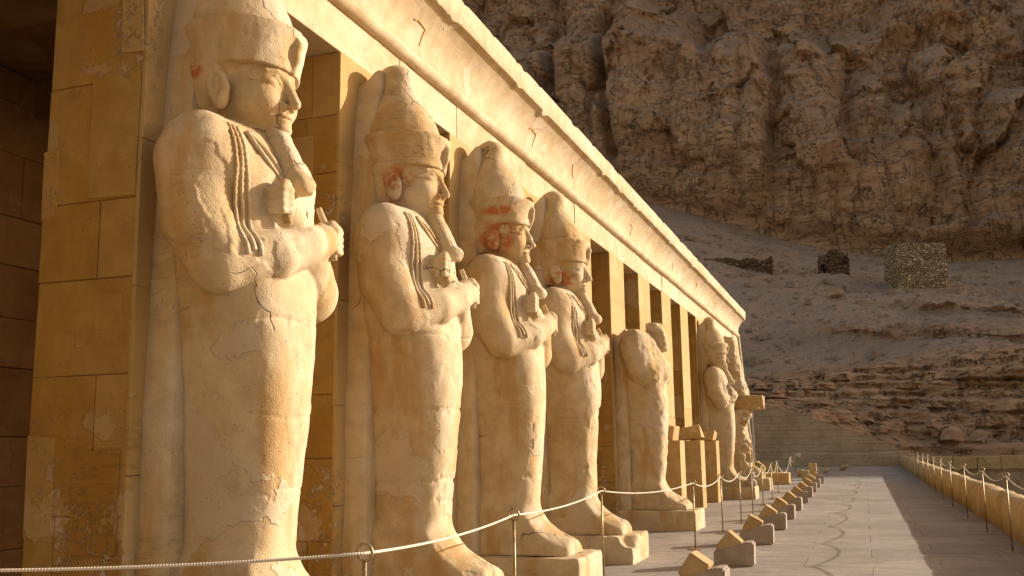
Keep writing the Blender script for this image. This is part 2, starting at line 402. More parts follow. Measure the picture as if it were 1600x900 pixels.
# ------------------------------------------------------------------ hillside and cliff (one terrain sheet)
def terrain():
    xs = np.concatenate([np.arange(-190, -86, 2.2), np.arange(-86, 42, .34), np.arange(42, 190, 2.6)])
    nA, nB, nC_, nD, nE = 74, 90, 64, 250, 14
    itp = lambda pts, x: np.interp(x, [p[0] for p in pts], [p[1] for p in pts])
    zt = itp([(-60, 6.6), (-10.4, 7.2), (-2.3, 8.1), (8.7, 9.0), (20, 10), (80, 10)], xs)
    zf = itp([(-60, 4.6), (-7.1, 4.0), (-2.3, 2.2), (2.3, .3), (4, -.4), (12, -.6), (80, -2)], xs)
    zc = itp([(-80, 38), (-29, 32), (-18.9, 28.8), (-11, 26.3), (-2.5, 24.2), (4, 22.6), (11.9, 21.6), (16.3, 20), (20.7, 18.2), (40, 14), (90, 12)], xs)
    zb = itp([(-120, 62), (-43.8, 55), (-36, 48.7), (-26, 45.6), (-14.4, 40.6), (-7.6, 38), (1.3, 36), (16, 33), (28, 33), (80, 30)], xs)
    rows = []; seg = []
    K = [(81., zf, nA), (96., zt, nB), (139., zc, nC_), (189., zb, nD), (214., np.full_like(xs, 122.), nE), (300., np.full_like(xs, 138.), 0)]
    zmid = zc-1.2
    for i, (y, z, n) in enumerate(K[:-1]):
        y2, z2 = K[i+1][:2]
        for j in range(n):
            s = j/n
            yy = y+(y2-y)*s; zz = z+(z2-z)*s
            if i == 2: zz = z+(z2-z)*(s**1.25)-2.0*np.sin(np.pi*min(s*3, 1))*(xs > -12)
            rows.append((np.full_like(xs, yy), zz)); seg.append(i+s)
    rows.append((np.full_like(xs, 300.), np.full_like(xs, 138.))); seg.append(5.)
    Y = np.array([r[0] for r in rows]); Z = np.array([r[1] for r in rows]); X = np.broadcast_to(xs, Y.shape).copy(); S = np.array(seg)[:, None]*np.ones_like(X)
    # --- cliff relief: buttresses
    a = np.clip((Z-45)/55, -.2, 1.6)
    H = np.full_like(X, -6.)
    butt = [(-120, -112, 16, 8, 130), (-94, -88, 10, 8, 130), (-74, -70, 11.5, 10, 130), (-56.5, -53, 6.5, 8, 125), (-40, -36, 10.8, 11.5, 102), (-30, -27, 5.5, 12, 90), (-22.5, -20, 7.2, 12.5, 96),
            (-15, -15.5, 4., 13, 88), (-5, -5, 8.2, 11, 84), (6, 4, 6., 8.5, 74), (14, 11, 6, 9.5, 68), (21, 19, 5, 9, 80), (31, 28, 7, 10.5, 66), (44, 42, 9, 10, 90), (64, 60, 14, 10, 120), (95, 90, 22, 10, 130)]
    wob = 1.6*fbm(X*.07, Z*.07, 3.1+0*X, 3)
    for xt, xb, w, p, ztop in butt:
        xc = xb+(xt-xb)*a+wob
        q = np.clip(1-((X-xc)/w)**2, 0, 1)**.55
        top = ztop+3*fbm(X*.12, 0*X+xt, 0*X, 2)
        cap = 1-.85*sstep(-7., 2., Z-top)
        H = np.maximum(H, (p*q*cap-6.*(q <= 0)))
    # second tier behind, set back
    back = -10*sstep(80, 92, Z+6*fbm(X*.05, 0*X, 0*X+9, 3))
    upper = 9*np.maximum(0, fbm(X*.06+5, Z*.015, 0*X+2, 4)+.25)
    onc = sstep(3.0, 3.06, S)*(1-sstep(3.97, 4.0, S)*.5)
    rough = 1.7*ridged(X*.13, Z*.04, 0*X+1.7, 4)+1.0*fbm(X*.30, Z*.12, 0*X, 4)+.45*fbm(X*.06, Z*.7+.06*X, 0*X+4, 3)+.55*ridged(X*.8, Z*.22, 0*X+7, 4)+.3*ridged(X*1.6, Z*1.1, 0*X+17, 3)
    wx = X+1.5*fbm(X*.2, Z*.2, 0*X+21, 3); wz = Z+1.5*fbm(X*.2, Z*.2, 0*X+27, 3)
    crag = 2.0*facets(wx/7.5, wz/13., 1, 1.5)+.6*facets(wx/2.8+.3*wz/6, wz/6.5, 2, 1.5)+.12*facets(wx/1.1, wz/1.6, 3, 1.4)
    tier = Z+3.5*fbm(X*.045, 0*X, 0*X+31, 3)+.05*X                      # stepped ledges
    ledge = sum(h_*sstep(-.6, .6, tier-z_) for z_, h_ in ((56, 1.2), (66, 1.0), (73.5, 1.8), (86, 2.2), (93, 1.2)))
    rough = rough*.5+crag-ledge+2.5
    rough *= .8+.6*sstep(4, 24, X); ramp = sstep(0., 20., Z-zb[None, :])
    Hc = ((H*.95-3.)*ramp+upper*sstep(78, 95, Z)+back+rough)*onc
    # deep fissures
    for x1, z1, x2, z2, w in [(-50.6, 100, -44.8, 62, 1.0), (-61.5, 101, -59.5, 80, 1.0)]:
        xc = x1+(x2-x1)*(Z-z1)/(z2-z1)+.5*fbm(Z*.2, 0*Z+x1, 0*Z, 3)
        m = sstep(min(z1, z2)-6, min(z1, z2), Z)*(1-sstep(max(z1, z2), max(z1, z2)+8, Z))
        Hc -= onc*5.0*m*np.exp(-((X-xc)/w)**2)
    Y2 = Y-Hc
    Z2 = Z+onc*.5*fbm(X*.3, Z*.3, 0*X+12, 3)
    # --- lower bank: bedded rock shelves
    onb = sstep(0., .05, S)*(1-sstep(.9, 1.1, S))
    lay = np.floor(Z*1.05+.7*fbm(X*.08, Z*.2, 0*X, 2)); fr = (Z*1.05+.7*fbm(X*.08, Z*.2, 0*X, 2))-lay
    step = 1.1*(vnoise(lay*3.7, 0*X+2, X*.09))+1.5*(sstep(.15, .75, fr)-fr)
    blk = .9*ridged(X*.5, lay*2.3+Z*.25, 0*X+3, 4)+.3*fbm(X*1.3, Z*1.6, 0*X+6, 3)
    crg = .55*facets(X/2.2+.2*Z, lay*1.3+X*.02, 5, 1.2)+.3*facets(X/.9, Z/.55, 6, 1.2)
    Y2 -= onb*(step*1.05+blk*.8+crg*1.2)*(.4+.6*sstep(0, .25, S))
    # mid-slope ledges near x>6 z~13-16
    led = (np.exp(-((Z-(13.3-.07*X+.8*fbm(X*.09, 0*X, 0*X+3, 3)))/.7)**2)*sstep(-8, 2, X)+np.exp(-((Z-(18.6-.18*X))/.6)**2)*sstep(0, 9, X))*sstep(1.05, 1.2, S)*(1-sstep(1.9, 2., S))
    Y2 -= led*(2.2+1.6*ridged(X*.5, Z*.8, 0*X, 4))
    # --- scree roughness
    ons = sstep(1., 1.1, S)*(1-sstep(2.95, 3.02, S))
    Z2 += ons*(.55*fbm(X*.12, Y*.12, 0*X, 4)+.16*ridged(X*.9, Y*.9, 0*X+2, 3))
    # bedding shelves on the upper scree
    up = sstep(2.1, 2.3, S)*(1-sstep(2.9, 3., S))
    Z2 += up*.55*np.sin(Y*.55+1.6*fbm(X*.05, Y*.1, 0*X, 3))
    Y2 -= onc*0
    scree = np.clip(ons-led*.9, 0, 1)*np.clip(1-.55*up*sstep(.1, .6, fbm(X*.05, Y*.3, 0*X+1, 3)), 0, 1)
    # ledge dust on the cliff where it is flat
    dz = np.gradient(Z2, axis=0); dy = np.gradient(Y2, axis=0)
    flat = sstep(.35, .9, np.arctan2(dy, np.maximum(dz, 1e-3)))*onc
    scree = np.maximum(scree, .7*flat)
    nr, nc = X.shape
    V = np.stack([X, Y2, Z2], -1).reshape(-1, 3)
    i = (np.arange(nr-1)[:, None]*nc+np.arange(nc-1)[None]).ravel()
    F = np.stack([i, i+1, i+nc+1, i+nc], 1)
    o = link('hillside_cliff', npmesh('hillside_cliff', V, F, True, {'scree': scree.ravel()}), M['rock'])
    tag(o, kind='structure')
    return V.reshape(nr, nc, 3)
TV = terrain()
def ground_z(x, y):
    P = TV.reshape(-1, 3); m = P[:, 2] < 45; P = P[m]
    i = np.argmin((P[:, 0]-x)**2+(P[:, 1]-y)**2); return float(P[i, 2])

# ------------------------------------------------------------------ the colonnade
port = empty('temple_colonnade', (-XF, Y0, 0))
tag(port, 'long sandstone temple colonnade of square pillars under a rounded cornice', 'temple')
PW, PD = 1.24, .84
ZA = 5.44
def pillar_mesh(k, detail):
    r = random.Random(100+k); random.seed(500+k)
    bm = bmesh.new(); z = 0.; i = 0
    while z < ZA-.01:
        h = r.uniform(.55, .95); h = h if z+h < ZA-.4 else ZA-z
        g = .0025
        split = r.random() < .6
        if split:
            s = r.uniform(.3, .7)*PD
            tn = lambda: r.choice([0, 0, 0, .2, .4, -.5, -.3])
            add_box(bm, -PD+r.uniform(0, .012), -PD+s-g, r.uniform(0, .008), PW, z+g, z+h-g, .008, .003, tn())
            add_box(bm, -PD+s+g, r.uniform(-.012, 0), r.uniform(0, .008), PW, z+g, z+h-g, .008, .003, tn())
        else:
            add_box(bm, -PD+r.uniform(0, .012), r.uniform(-.012, 0), r.uniform(0, .01), PW, z+g, z+h-g, .009, .004, r.choice([0, 0, .25, -.4, .1]))
        z += h; i += 1
    add_box(bm, -PD+.02, -.02, .02, PW-.02, 0, ZA-.003, 0, 0, -.3)   # core seen in the joints
    z = 0.; q = random.Random(900+k)
    while z < ZA-.01:                                                # plastered facing of the front
        h = q.uniform(.8, 1.5); h = h if z+h < ZA-.5 else ZA-z
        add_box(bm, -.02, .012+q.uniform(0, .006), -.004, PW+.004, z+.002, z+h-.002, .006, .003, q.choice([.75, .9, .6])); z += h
    if detail:                                                       # inlaid repair slabs standing a few mm proud of the side face
        for (a, b, z0, z1, tn) in [(-.84, -.60, 1.05, 1.72, .45), (-.84, -.72, 3.25, 3.75, .3), (-.42, -.05, .95, 1.62, -.5), (-.33, -.09, 2.42, 2.68, .1), (-.45, -.02, 3.35, 4.25, .2)]:
            add_box(bm, a, b, -.006, .05, z0, z1, .004, .012, tn)
        add_box(bm, -.20, -.022, -.014, .05, 4.38, 4.86, .01, .03, 1.)
    else:
        for q in range(2):
            a = r.uniform(-.75, -.45); z0 = r.uniform(.6, 4)
            add_box(bm, a, a+r.uniform(.2, .4), -.01, .05, z0, z0+r.uniform(.3, .9), .006, .004, r.choice([.6, -.7, .3]))
    return bmesh_me('pillar', bm)
for k in range(-2, 13):
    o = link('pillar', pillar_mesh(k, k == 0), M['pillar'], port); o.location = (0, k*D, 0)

def rough_extrude(name, prof, y0, y1, step, amp, mat, parent, smooth=True, gaps=None, seed=0, edge=None, tones=None):
    """profile of (outward, z) swept along y, worn with noise; edge: per-vertex extra erosion weight"""
    ys = np.arange(y0, y1+step*.5, step); P = np.array(prof, float); n = len(P)
    Y, I = np.meshgrid(ys, np.arange(n), indexing='ij')
    O = P[I, 0]; Z = P[I, 1]
    e = (np.array(edge) if edge is not None else np.zeros(n))[I]
    nz = amp*fbm(O*2+seed, Y*.8, Z*2, 5)
    chip = np.maximum(0, fbm(Y*3.1+seed*3, O*3, Z*3, 4)-.45)*e*.5
    cen = P.mean(0)
    O2 = O+nz-chip*np.sign(O-cen[0]+1e-6)*.8; Z2 = Z+nz*.6+chip*np.sign(cen[1]-Z)*.6
    V = np.stack([O2, Y, Z2], -1).reshape(-1, 3); m = len(ys)
    i = (np.arange(m-1)[:, None]*n+np.arange(n)[None]); j = (np.arange(m-1)[:, None]*n+(np.arange(n)[None]+1) % n)
    F = np.stack([i.ravel(), j.ravel(), (j+n).ravel(), (i+n).ravel()], 1)
    me = npmesh(name, V, F, smooth)
    bm = bmesh.new(); bm.from_mesh(me)
    bm.verts.ensure_lookup_table()
    bm.faces.new([bm.verts[q] for q in range(n)][::-1]); bm.faces.new([bm.verts[(m-1)*n+q] for q in range(n)])
    bmesh.ops.recalc_face_normals(bm, faces=bm.faces[:]); bm.to_mesh(me); bm.free()
    return link(name, me, mat, parent)
YE = 12*D+PW                                                         # end of the colonnade in local y
# architrave: long blocks meeting over the pillars
bm = bmesh.new(); r = random.Random(5); y = -2*D-.3
while y < YE-.1:
    y2 = min(y+D*r.choice([1, 1, 1, .6]), YE)
    if YE-y2 < .6: y2 = YE
    add_box(bm, -PD, r.uniform(-.006, .012), y+.004, y2-.004, ZA, 5.88, .012, .004, r.choice([0, .15, .3, -.15]))
    y = y2
link('architrave', bmesh_me('architrave', bm), M['facade'], port)
a = np.linspace(-.5*np.pi, .5*np.pi, 9)
prof = [(-.3, 5.86)]+[(.03+.085*math.cos(t), 5.955+.085*math.sin(t)) for t in a]+[(-.3, 6.05)]
rough_extrude('torus_moulding', prof, -2*D-.3, YE+1.44, .09, .004, M['facade'], port, seed=2, edge=[0]+[.05]*9+[0])
cv = [(.02+.26*u**2.6, 6.052+.55*u) for u in np.linspace(0, 1, 10)]
prof = [(-.84, 6.051)]+cv+[(.30, 6.615), (.343, 6.612), (.350, 6.62), (.352, 6.77), (.352, 6.925), (.345, 6.94), (-.3, 6.95), (-.84, 6.95)]
edge = [0]+[.02]*9+[.06]+[.12, .16, .12, .03, .06, .1, 0, 0]
rough_extrude('cornice', prof, -2*D-.3, YE+1.75, .06, .0035, M['facade'], port, seed=4, edge=edge)
# signs on the cornice: raised dark tubes stand in for shaded grooves
signs = []
for y_, u0, u1, w_, sh in [(4.2, .25, .62, .30, 0), (8.3, .2, .6, .34, 0), (10.6, .35, .7, .26, 1), (15.2, .2, .55, .3, 0), (20.4, .25, .6, .3, 1), (24.0, .3, .65, .34, 0), (28.2, .2, .6, .3, 0)]:
    yu = [(y_, u1), (y_+w_*.3, u1+.04), (y_+w_, u1), (y_+w_*.95, u0+.1), (y_+w_*.9, u0)] if not sh else [(y_, u1), (y_+w_, u0)]
    P_ = []
    for (ya, ua), (yb, ub) in zip(yu[:-1], yu[1:]):
        P_ += [(ya+(yb-ya)*t, ua+(ub-ua)*t) for t in np.linspace(0, 1, 9)[:-1]]
    V, F, s_ = tube([(.02+.26*u**2.6+.001, y, 6.052+.55*u) for y, u in P_], .011, 6); link('carved_sign', npmesh('carved_sign', V, F), M['pillar'], port)
# inside of the portico
bm = bmesh.new(); add_box(bm, -7.4, -.85, -2*D-.3, YE-.05, ZA+.36, 6.2)
for k in range(-2, 13): add_box(bm, -4.6, -.86, k*D+.2, k*D+1.0, ZA-.1, ZA+.35, .015, .004)
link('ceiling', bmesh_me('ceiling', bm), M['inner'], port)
bm = bmesh.new(); r = random.Random(9); z = 0
while z < ZA+.3:
    h = r.uniform(.5, .75); y = -3*D
    while y < YE:
        w = r.uniform(.8, 1.6); add_box(bm, -4.9, -4.0+r.uniform(-.01, .01), y+.003, min(y+w, YE)-.003, z+.003, min(z+h, ZA+.34)-.003, .01, .003, r.choice([0, .2, -.4, -.7, -.2])); y += w
    z += h
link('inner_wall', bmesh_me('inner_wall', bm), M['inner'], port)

# ------------------------------------------------------------------ signed-distance sculpting (surface nets)
class Sculpt:
    def __init__(s, xs, ys, zs):
        s.xs, s.ys, s.zs = [np.asarray(a, np.float32) for a in (xs, ys, zs)]
        s.F = np.full((len(xs), len(ys), len(zs)), .6, np.float32)
    def op(s, fn, box, k=.02, mode='add'):
        sl = []
        for a, (lo, hi) in zip((s.xs, s.ys, s.zs), box):
            i0, i1 = np.searchsorted(a, lo), np.searchsorted(a, hi)
            if i1-i0 < 1: return
            sl.append(slice(i0, i1))
        sl = tuple(sl)
        f = fn(s.xs[sl[0]][:, None, None], s.ys[sl[1]][None, :, None], s.zs[sl[2]][None, None, :]).astype(np.float32)
        A = s.F[sl]
        if mode == 'add':
            h = np.clip(.5+.5*(A-f)/k, 0, 1); s.F[sl] = A+(f-A)*h-k*h*(1-h)
        elif mode == 'cut':
            g = -f; h = np.clip(.5+.5*(g-A)/k, 0, 1); s.F[sl] = A+(g-A)*h+k*h*(1-h)
    def ell(s, c, r, k=.02, mode='add', rot=None):
        c, r = np.array(c, float), np.array(r, float); R = np.eye(3) if rot is None else np.array(rot)
        def fn(x, y, z):
            p = [x-c[0], y-c[1], z-c[2]]
            q = [R[i, 0]*p[0]+R[i, 1]*p[1]+R[i, 2]*p[2] for i in range(3)] if rot is not None else p
            k0 = np.sqrt((q[0]/r[0])**2+(q[1]/r[1])**2+(q[2]/r[2])**2); k1 = np.sqrt((q[0]/r[0]**2)**2+(q[1]/r[1]**2)**2+(q[2]/r[2]**2)**2)
            return k0*(k0-1)/np.maximum(k1, 1e-4)
        m = r.max()+k*2+.03 if rot is not None else r+k*2+.03
        s.op(fn, list(zip(c-m, c+m)), k, mode)
    def cap(s, a, b, ra, rb, k=.02, mode='add', flat=None):
        a, b = np.array(a, float), np.array(b, float); d = b-a; L = d@d
        def fn(x, y, z):
            px, py, pz = x-a[0], y-a[1], z-a[2]
            t = np.clip((px*d[0]+py*d[1]+pz*d[2])/L, 0, 1)
            return np.sqrt((px-d[0]*t)**2+(py-d[1]*t)**2+(pz-d[2]*t)**2)-(ra+(rb-ra)*t)
        m = max(ra, rb)+k*2+.03
        s.op(fn, list(zip(np.minimum(a, b)-m, np.maximum(a, b)+m)), k, mode)
    def chain(s, pts, rads, k=.02, mode='add'):
        for i in range(len(pts)-1): s.cap(pts[i], pts[i+1], rads[i], rads[i+1], k, mode)
    def loft(s, keys, k=.02, mode='add', e=2., pad=.06, ext=.0):
        """keys (z, cx, cy, a, b): super-elliptic sections stacked in z"""
        K = np.array(keys, float); zz = K[:, 0]
        def smooth(col):
            m = np.gradient(K[:, col], zz)
            def f(z):
                i = np.clip(np.searchsorted(zz, z)-1, 0, len(zz)-2); h = zz[i+1]-zz[i]; t = np.clip((z-zz[i])/h, 0, 1)
                return (2*t**3-3*t**2+1)*K[i, col]+(t**3-2*t**2+t)*h*m[i]+(-2*t**3+3*t**2)*K[i+1, col]+(t**3-t**2)*h*m[i+1]
            return f
        fs = [smooth(c) for c in (1, 2, 3, 4)]
        def fn(x, y, z):
            z1 = z.ravel(); cx, cy, a, b = [f(z1)[None, None, :] for f in fs]
            u, w = np.abs((x-cx)/a), np.abs((y-cy)/b)
            ee = np.interp(z1, [q_[0] for q_ in e], [q_[1] for q_ in e])[None, None, :].astype(np.float32) if isinstance(e, list) else e
            q = (u**ee+w**ee)**(1./ee)
            g = np.sqrt((u/a)**2+(w/b)**2)
            rr_ = np.sqrt((x-cx)**2+(y-cy)**2)
            d = (q-1)*rr_/np.maximum(q, 1e-3)
            d = np.where(q < .3, -.7*np.minimum(a, b), d)
            dz = np.maximum(zz[0]-z, z-zz[-1])
            return np.maximum(d, dz)
        s.op(fn, [((K[:, 1]-K[:, 3]).min()-pad-k, (K[:, 1]+K[:, 3]).max()+pad+k), ((K[:, 2]-K[:, 4]).min()-pad-k, (K[:, 2]+K[:, 4]).max()+pad+k), (zz[0]-pad-k, zz[-1]+pad+k)], k, mode)
    def box(s, lo, hi, r=.02, k=.02, mode='add'):
        lo, hi = np.array(lo, float), np.array(hi, float); c, h = (lo+hi)/2, (hi-lo)/2-r
        def fn(x, y, z):
            q = [np.abs(v-c[i])-h[i] for i, v in enumerate((x, y, z))]
            return np.sqrt(np.maximum(q[0], 0)**2+np.maximum(q[1], 0)**2+np.maximum(q[2], 0)**2)+np.minimum(np.maximum(np.maximum(q[0], q[1]), q[2]), 0)-r
        m = k*2+.05; s.op(fn, list(zip(lo-m, hi+m)), k, mode)
    def extract(s):
        F = s.F; nx, ny, nz = F.shape; B = F < 0
        cnt = np.zeros((nx-1, ny-1, nz-1), np.int8)
        offs = [(i, j, k) for i in (0, 1) for j in (0, 1) for k in (0, 1)]
        for i, j, k in offs: cnt += B[i:nx-1+i, j:ny-1+j, k:nz-1+k]
        act = (cnt > 0) & (cnt < 8); I, J, Kk = np.nonzero(act)
        idx = np.full(act.shape, -1, np.int32); idx[I, J, Kk] = np.arange(len(I))
        vals = np.stack([F[I+i, J+j, Kk+k] for i, j, k in offs], 1)
        X = np.stack([np.stack([s.xs[I+i], s.ys[J+j], s.zs[Kk+k]], 1) for i, j, k in offs], 1)
        acc = np.zeros((len(I), 3)); n = np.zeros(len(I))
        for p in range(8):
            for q in range(p+1, 8):
                if sum(abs(np.array(offs[p])-np.array(offs[q]))) != 1: continue
                a, b = vals[:, p], vals[:, q]; m = (a < 0) != (b < 0)
                t = np.where(m, a/np.where(m, a-b, 1), 0)
                acc += np.where(m[:, None], X[:, p]+(X[:, q]-X[:, p])*t[:, None], 0); n += m
        V = acc/n[:, None]; Q = []
        for ax in range(3):
            sh = [slice(1, nx-1), slice(1, ny-1), slice(1, nz-1)]; sa_ = list(sh); sb = list(sh)
            sa_[ax] = slice(0, F.shape[ax]-1); sb[ax] = slice(1, F.shape[ax])
            A, Bb = B[tuple(sa_)], B[tuple(sb)]; e = A != Bb
            g = np.array(np.nonzero(e)); flip = A[tuple(g)]
            for q in range(3):
                if q != ax: g[q] += 1
            u, v = [(1, 2), (2, 0), (0, 1)][ax]
            def cell(du, dv):
                c = g.copy(); c[u] -= du; c[v] -= dv; return idx[c[0], c[1], c[2]]
            quad = np.stack([cell(1, 1), cell(0, 1), cell(0, 0), cell(1, 0)], 1)
            quad[~flip] = quad[~flip][:, ::-1]; Q.append(quad)
        return V, np.concatenate(Q)
    def trace(s, p, d, L=1.6, n=500):
        """march from p along d until the surface; returns the point"""
        p, d = np.array(p, float), np.array(d, float); d /= np.linalg.norm(d)
        ts = np.linspace(0, L, n); Q = p+d*ts[:, None]
        i = [np.clip(np.searchsorted(a, Q[:, q]), 0, len(a)-1) for q, a in enumerate((s.xs, s.ys, s.zs))]
        f = s.F[i[0], i[1], i[2]]; hit = np.nonzero(f < 0.003)[0]
        return Q[hit[0]] if len(hit) else None

def grid(lo, hi, h): return np.arange(lo, hi+h, h)

def sculpt_body(h, hz_head=None, head=True, seed=0, worn=0., arms=True):
    zs = np.concatenate([grid(.36, 2.45, h*1.5), grid(2.45+h*1.5, 3.75, h), grid(3.75+h, 4.75, hz_head or h)])
    S = Sculpt(grid(-.06, 1.45, h), grid(-.98, .98, h), zs)
    # wrapped legs, hips and trunk
    S.loft([(.30, .47, 0, .37, .325), (.6, .475, 0, .37, .315), (.95, .48, 0, .37, .31), (1.5, .49, 0, .415, .335), (2.0, .50, 0, .445, .375), (2.45, .505, 0, .445, .43), (2.85, .49, 0, .42, .50),
            (3.25, .47, 0, .39, .56), (3.55, .45, 0, .36, .58), (3.76, .43, 0, .29, .51), (3.90, .41, 0, .18, .36), (3.96, .41, 0, .08, .16)], e=[(.3, 2.5), (1.0, 2.8), (2.2, 2.8), (3.0, 2.7), (3.7, 2.5)])
    # feet: a wedge running out to the toes
    def foot(x, y, z):
        top = np.interp(x.ravel(), [.2, .62, .78, .87, .95, 1.05, 1.18, 1.27, 1.33], [1.0, 1.0, .95, .83, .735, .66, .59, .555, .53])[:, None, None]
        wy = np.interp(x.ravel(), [.2, .8, 1.15, 1.33], [.33, .33, .34, .31])[:, None, None]
        d1 = (z-top)*.78; d2 = np.abs(y)-wy; d3 = x-1.32
        kk = .05
        def smax(a, b):
            hh = np.clip(.5+.5*(a-b)/kk, 0, 1); return b+(a-b)*hh+kk*hh*(1-hh)
        groove = .02*np.exp(-(y/.025)**2)*sstep(.95, 1.2, x)
        return smax(smax(d1+.10*(y/.34)**2, d2), d3)+groove
    S.op(foot, [(.2, 1.45), (-.45, .45), (.3, 1.15)], .09)
    if arms:
        for sy in (-1, 1):
            # wide rounded shoulder and upper arm
            S.ell((.42, sy*.475, 3.58), (.29, .27, .33), .12)
            S.chain([(.40, sy*.49, 3.55), (.46, sy*.51, 3.15), (.62, sy*.50, 2.85)], [.27, .245, .215], .04)
        # near forearm (y<0) crosses low to the far side; far forearm crosses over it to the near side
        S.chain([(.62, -.50, 2.85), (.84, -.20, 2.92), (.92, .06, 3.03)], [.215, .175, .145], .02)
        S.chain([(.91, .06, 3.03), (.93, .26, 3.10)], [.145, .13], .04)
        S.chain([(.67, .52, 2.77), (.80, .25, 2.98), (.84, -.03, 3.18)], [.235, .18, .135], .02)
        S.chain([(.84, -.03, 3.18), (.85, -.13, 3.25)], [.12, .115], .04)
        for (c, d) in (((.93, .33, 3.11), 1), ((.87, -.20, 3.29), -1)):
            cx, cy, cz = c
            S.ell(c, (.095, .10, .115), .03)
            for q in range(4):                                       # curled fingers
                zq = cz+.075-q*.048
                S.chain([(cx+.03, cy-d*.06, zq), (cx+.092, cy+d*.0, zq), (cx+.080, cy+d*.078, zq-.004), (cx+.0, cy+d*.095, zq-.006)], [.024, .027, .026, .023], .012)
            S.chain([(cx-.0, cy-d*.06, cz+.10), (cx+.05, cy+d*.0, cz+.12), (cx+.075, cy+d*.05, cz+.10)], [.042, .038, .030], .03)
    S.ell((.56, 0, 3.42), (.2, .35, .25), .12)
    if head:
        S.loft([(3.70, .42, 0, .22, .24), (3.85, .43, 0, .20, .215), (4.0, .44, 0, .21, .23), (4.1, .44, 0, .22, .25)], .06, e=2.)
        S.loft([(3.845, .62, 0, .08, .09), (3.90, .595, 0, .165, .15), (4.0, .55, 0, .245, .215), (4.12, .51, 0, .29, .25), (4.28, .48, 0, .32, .285), (4.46, .46, 0, .33, .34)], .05, e=2.0)
        for sy in (-1, 1):
            S.ell((.615, sy*.135, 4.08), (.16, .115, .11), .07)      # cheek
            S.ell((.812, sy*.12, 4.215), (.07, .08, .048), .035, 'cut')   # eye socket
            S.ell((.715, sy*.122, 4.205), (.062, .078, .040), .006)       # eye
            S.chain([(.772, sy*.035, 4.282), (.772, sy*.10, 4.297), (.73, sy*.185, 4.282), (.65, sy*.25, 4.255)], [.009, .012, .010, .007], .02)   # brow
            S.chain([(.772, sy*.045, 4.205), (.772, sy*.115, 4.243), (.728, sy*.19, 4.21), (.645, sy*.258, 4.205)], [.011, .014, .012, .01], .008)   # lid
            S.chain([(.772, sy*.05, 4.195), (.764, sy*.115, 4.172), (.722, sy*.185, 4.195)], [.009, .011, .009], .008)
            # ear
            er = ((.966, 0, .259), (0, 1, 0), (-.259, 0, .966))
            S.ell((.43, sy*.325, 4.135), (.088, .058, .165), .02, rot=er)
            S.ell((.440, sy*.385, 4.160), (.060, .038, .115), .010, 'cut', rot=er)
            S.chain([(.475, sy*.325, 4.225), (.50, sy*.33, 4.13), (.485, sy*.335, 4.03)], [.022, .026, .03], .02)
            S.ell((.43, sy*.348, 4.16), (.018, .02, .055), .012, rot=er)
            S.ell((.795, sy*.05, 4.045), (.035, .032, .026), .018)     # nostril wing
        S.chain([(.775, 0, 4.26), (.82, 0, 4.15), (.862, 0, 4.065)], [.026, .036, .041], .022)
        S.ell((.80, 0, 3.995), (.02, .014, .03), .01, 'cut')
        S.ell((.775, 0, 3.975), (.048, .088, .020), .012); S.ell((.765, 0, 3.937), (.05, .075, .022), .012)
        S.ell((.745, 0, 3.885), (.075, .085, .05), .04)
        for sy in (-1, 1): S.ell((.785, sy*.10, 3.957), (.03, .018, .018), .012, 'cut')
    return S

def weather(V, F, seed, amp=.006, extra=None):
    N = vnormals(V, F); x, y, z = V.T
    d = amp*fbm(x*2.2+seed*5.1, y*2.2+seed, z*2.2, 3)+amp*.55*fbm(x*9+seed, y*9, z*9+seed, 3)
    if amp < .012:                                                   # joints between drums of stone, chipped along the break
        for i, zj in enumerate((1.22, 1.93, 2.52)):
            q = zj+.12*math.sin(seed*2.3+i*1.7)+.05*fbm(x*1.6+seed, y*1.6+i, z*0, 4)
            d = d-.009*np.exp(-((z-q)/.009)**2)*sstep(-.35, .1, fbm(x*2+seed*3, y*2+i*5, z*0, 2)) - .012*np.exp(-((z-q)/.04)**2)*sstep(.4, .6, fbm(x*4+seed, y*4, z*4+i, 3))
        d = d-.008*sstep(.62, .70, fbm(x*3+seed*2.1, y*3, z*2.4+seed, 4))+.004*sstep(.3, .33, fbm(x*1.5+seed*4, y*1.5, z*1.2-seed, 5))
    if extra is not None: d = d+extra(x, y, z)
    return V+N*d[:, None]

def sculpt_crown(h, tip=True, seed=0):
    S = Sculpt(grid(-.02, .98, h), grid(-.6, .6, h), grid(3.92, 5.55, h))
    # red crown: cap flaring up to a flat rim, lower at the nape
    S.loft([(4.312, .455, 0, .362, .38), (4.36, .452, 0, .368, .39), (4.45, .445, 0, .385, .41), (4.56, .437, 0, .408, .44), (4.635, .432, 0, .425, .462)], .012, e=2.1)
    S.loft([(3.98, .26, 0, .14, .27), (4.10, .30, 0, .19, .325), (4.22, .33, 0, .235, .36), (4.33, .36, 0, .28, .39)], .04, e=2.4)
    # white crown
    S.loft([(4.58, .40, 0, .365, .385), (4.72, .39, 0, .36, .375), (4.86, .375, 0, .325, .335), (5.0, .355, 0, .262, .27), (5.11, .335, 0, .205, .21), (5.2, .325, 0, .172, .175), (5.28, .318, 0, .165, .167), (5.36, .315, 0, .170, .17), (5.42, .312, 0, .14, .14), (5.46, .31, 0, .07, .07)] if tip else
           [(4.58, .40, 0, .365, .385), (4.72, .39, 0, .36, .375), (4.86, .375, 0, .325, .335), (5.0, .355, 0, .262, .27)], .02)
    # rearing cobra on the brow
    S.chain([(.815, .03, 4.33), (.838, .03, 4.42), (.850, .03, 4.52), (.845, .02, 4.57)], [.025, .032, .034, .022], .02)
    S.ell((.858, -.035, 4.44), (.055, .030, .082), .008, 'cut')
    return S
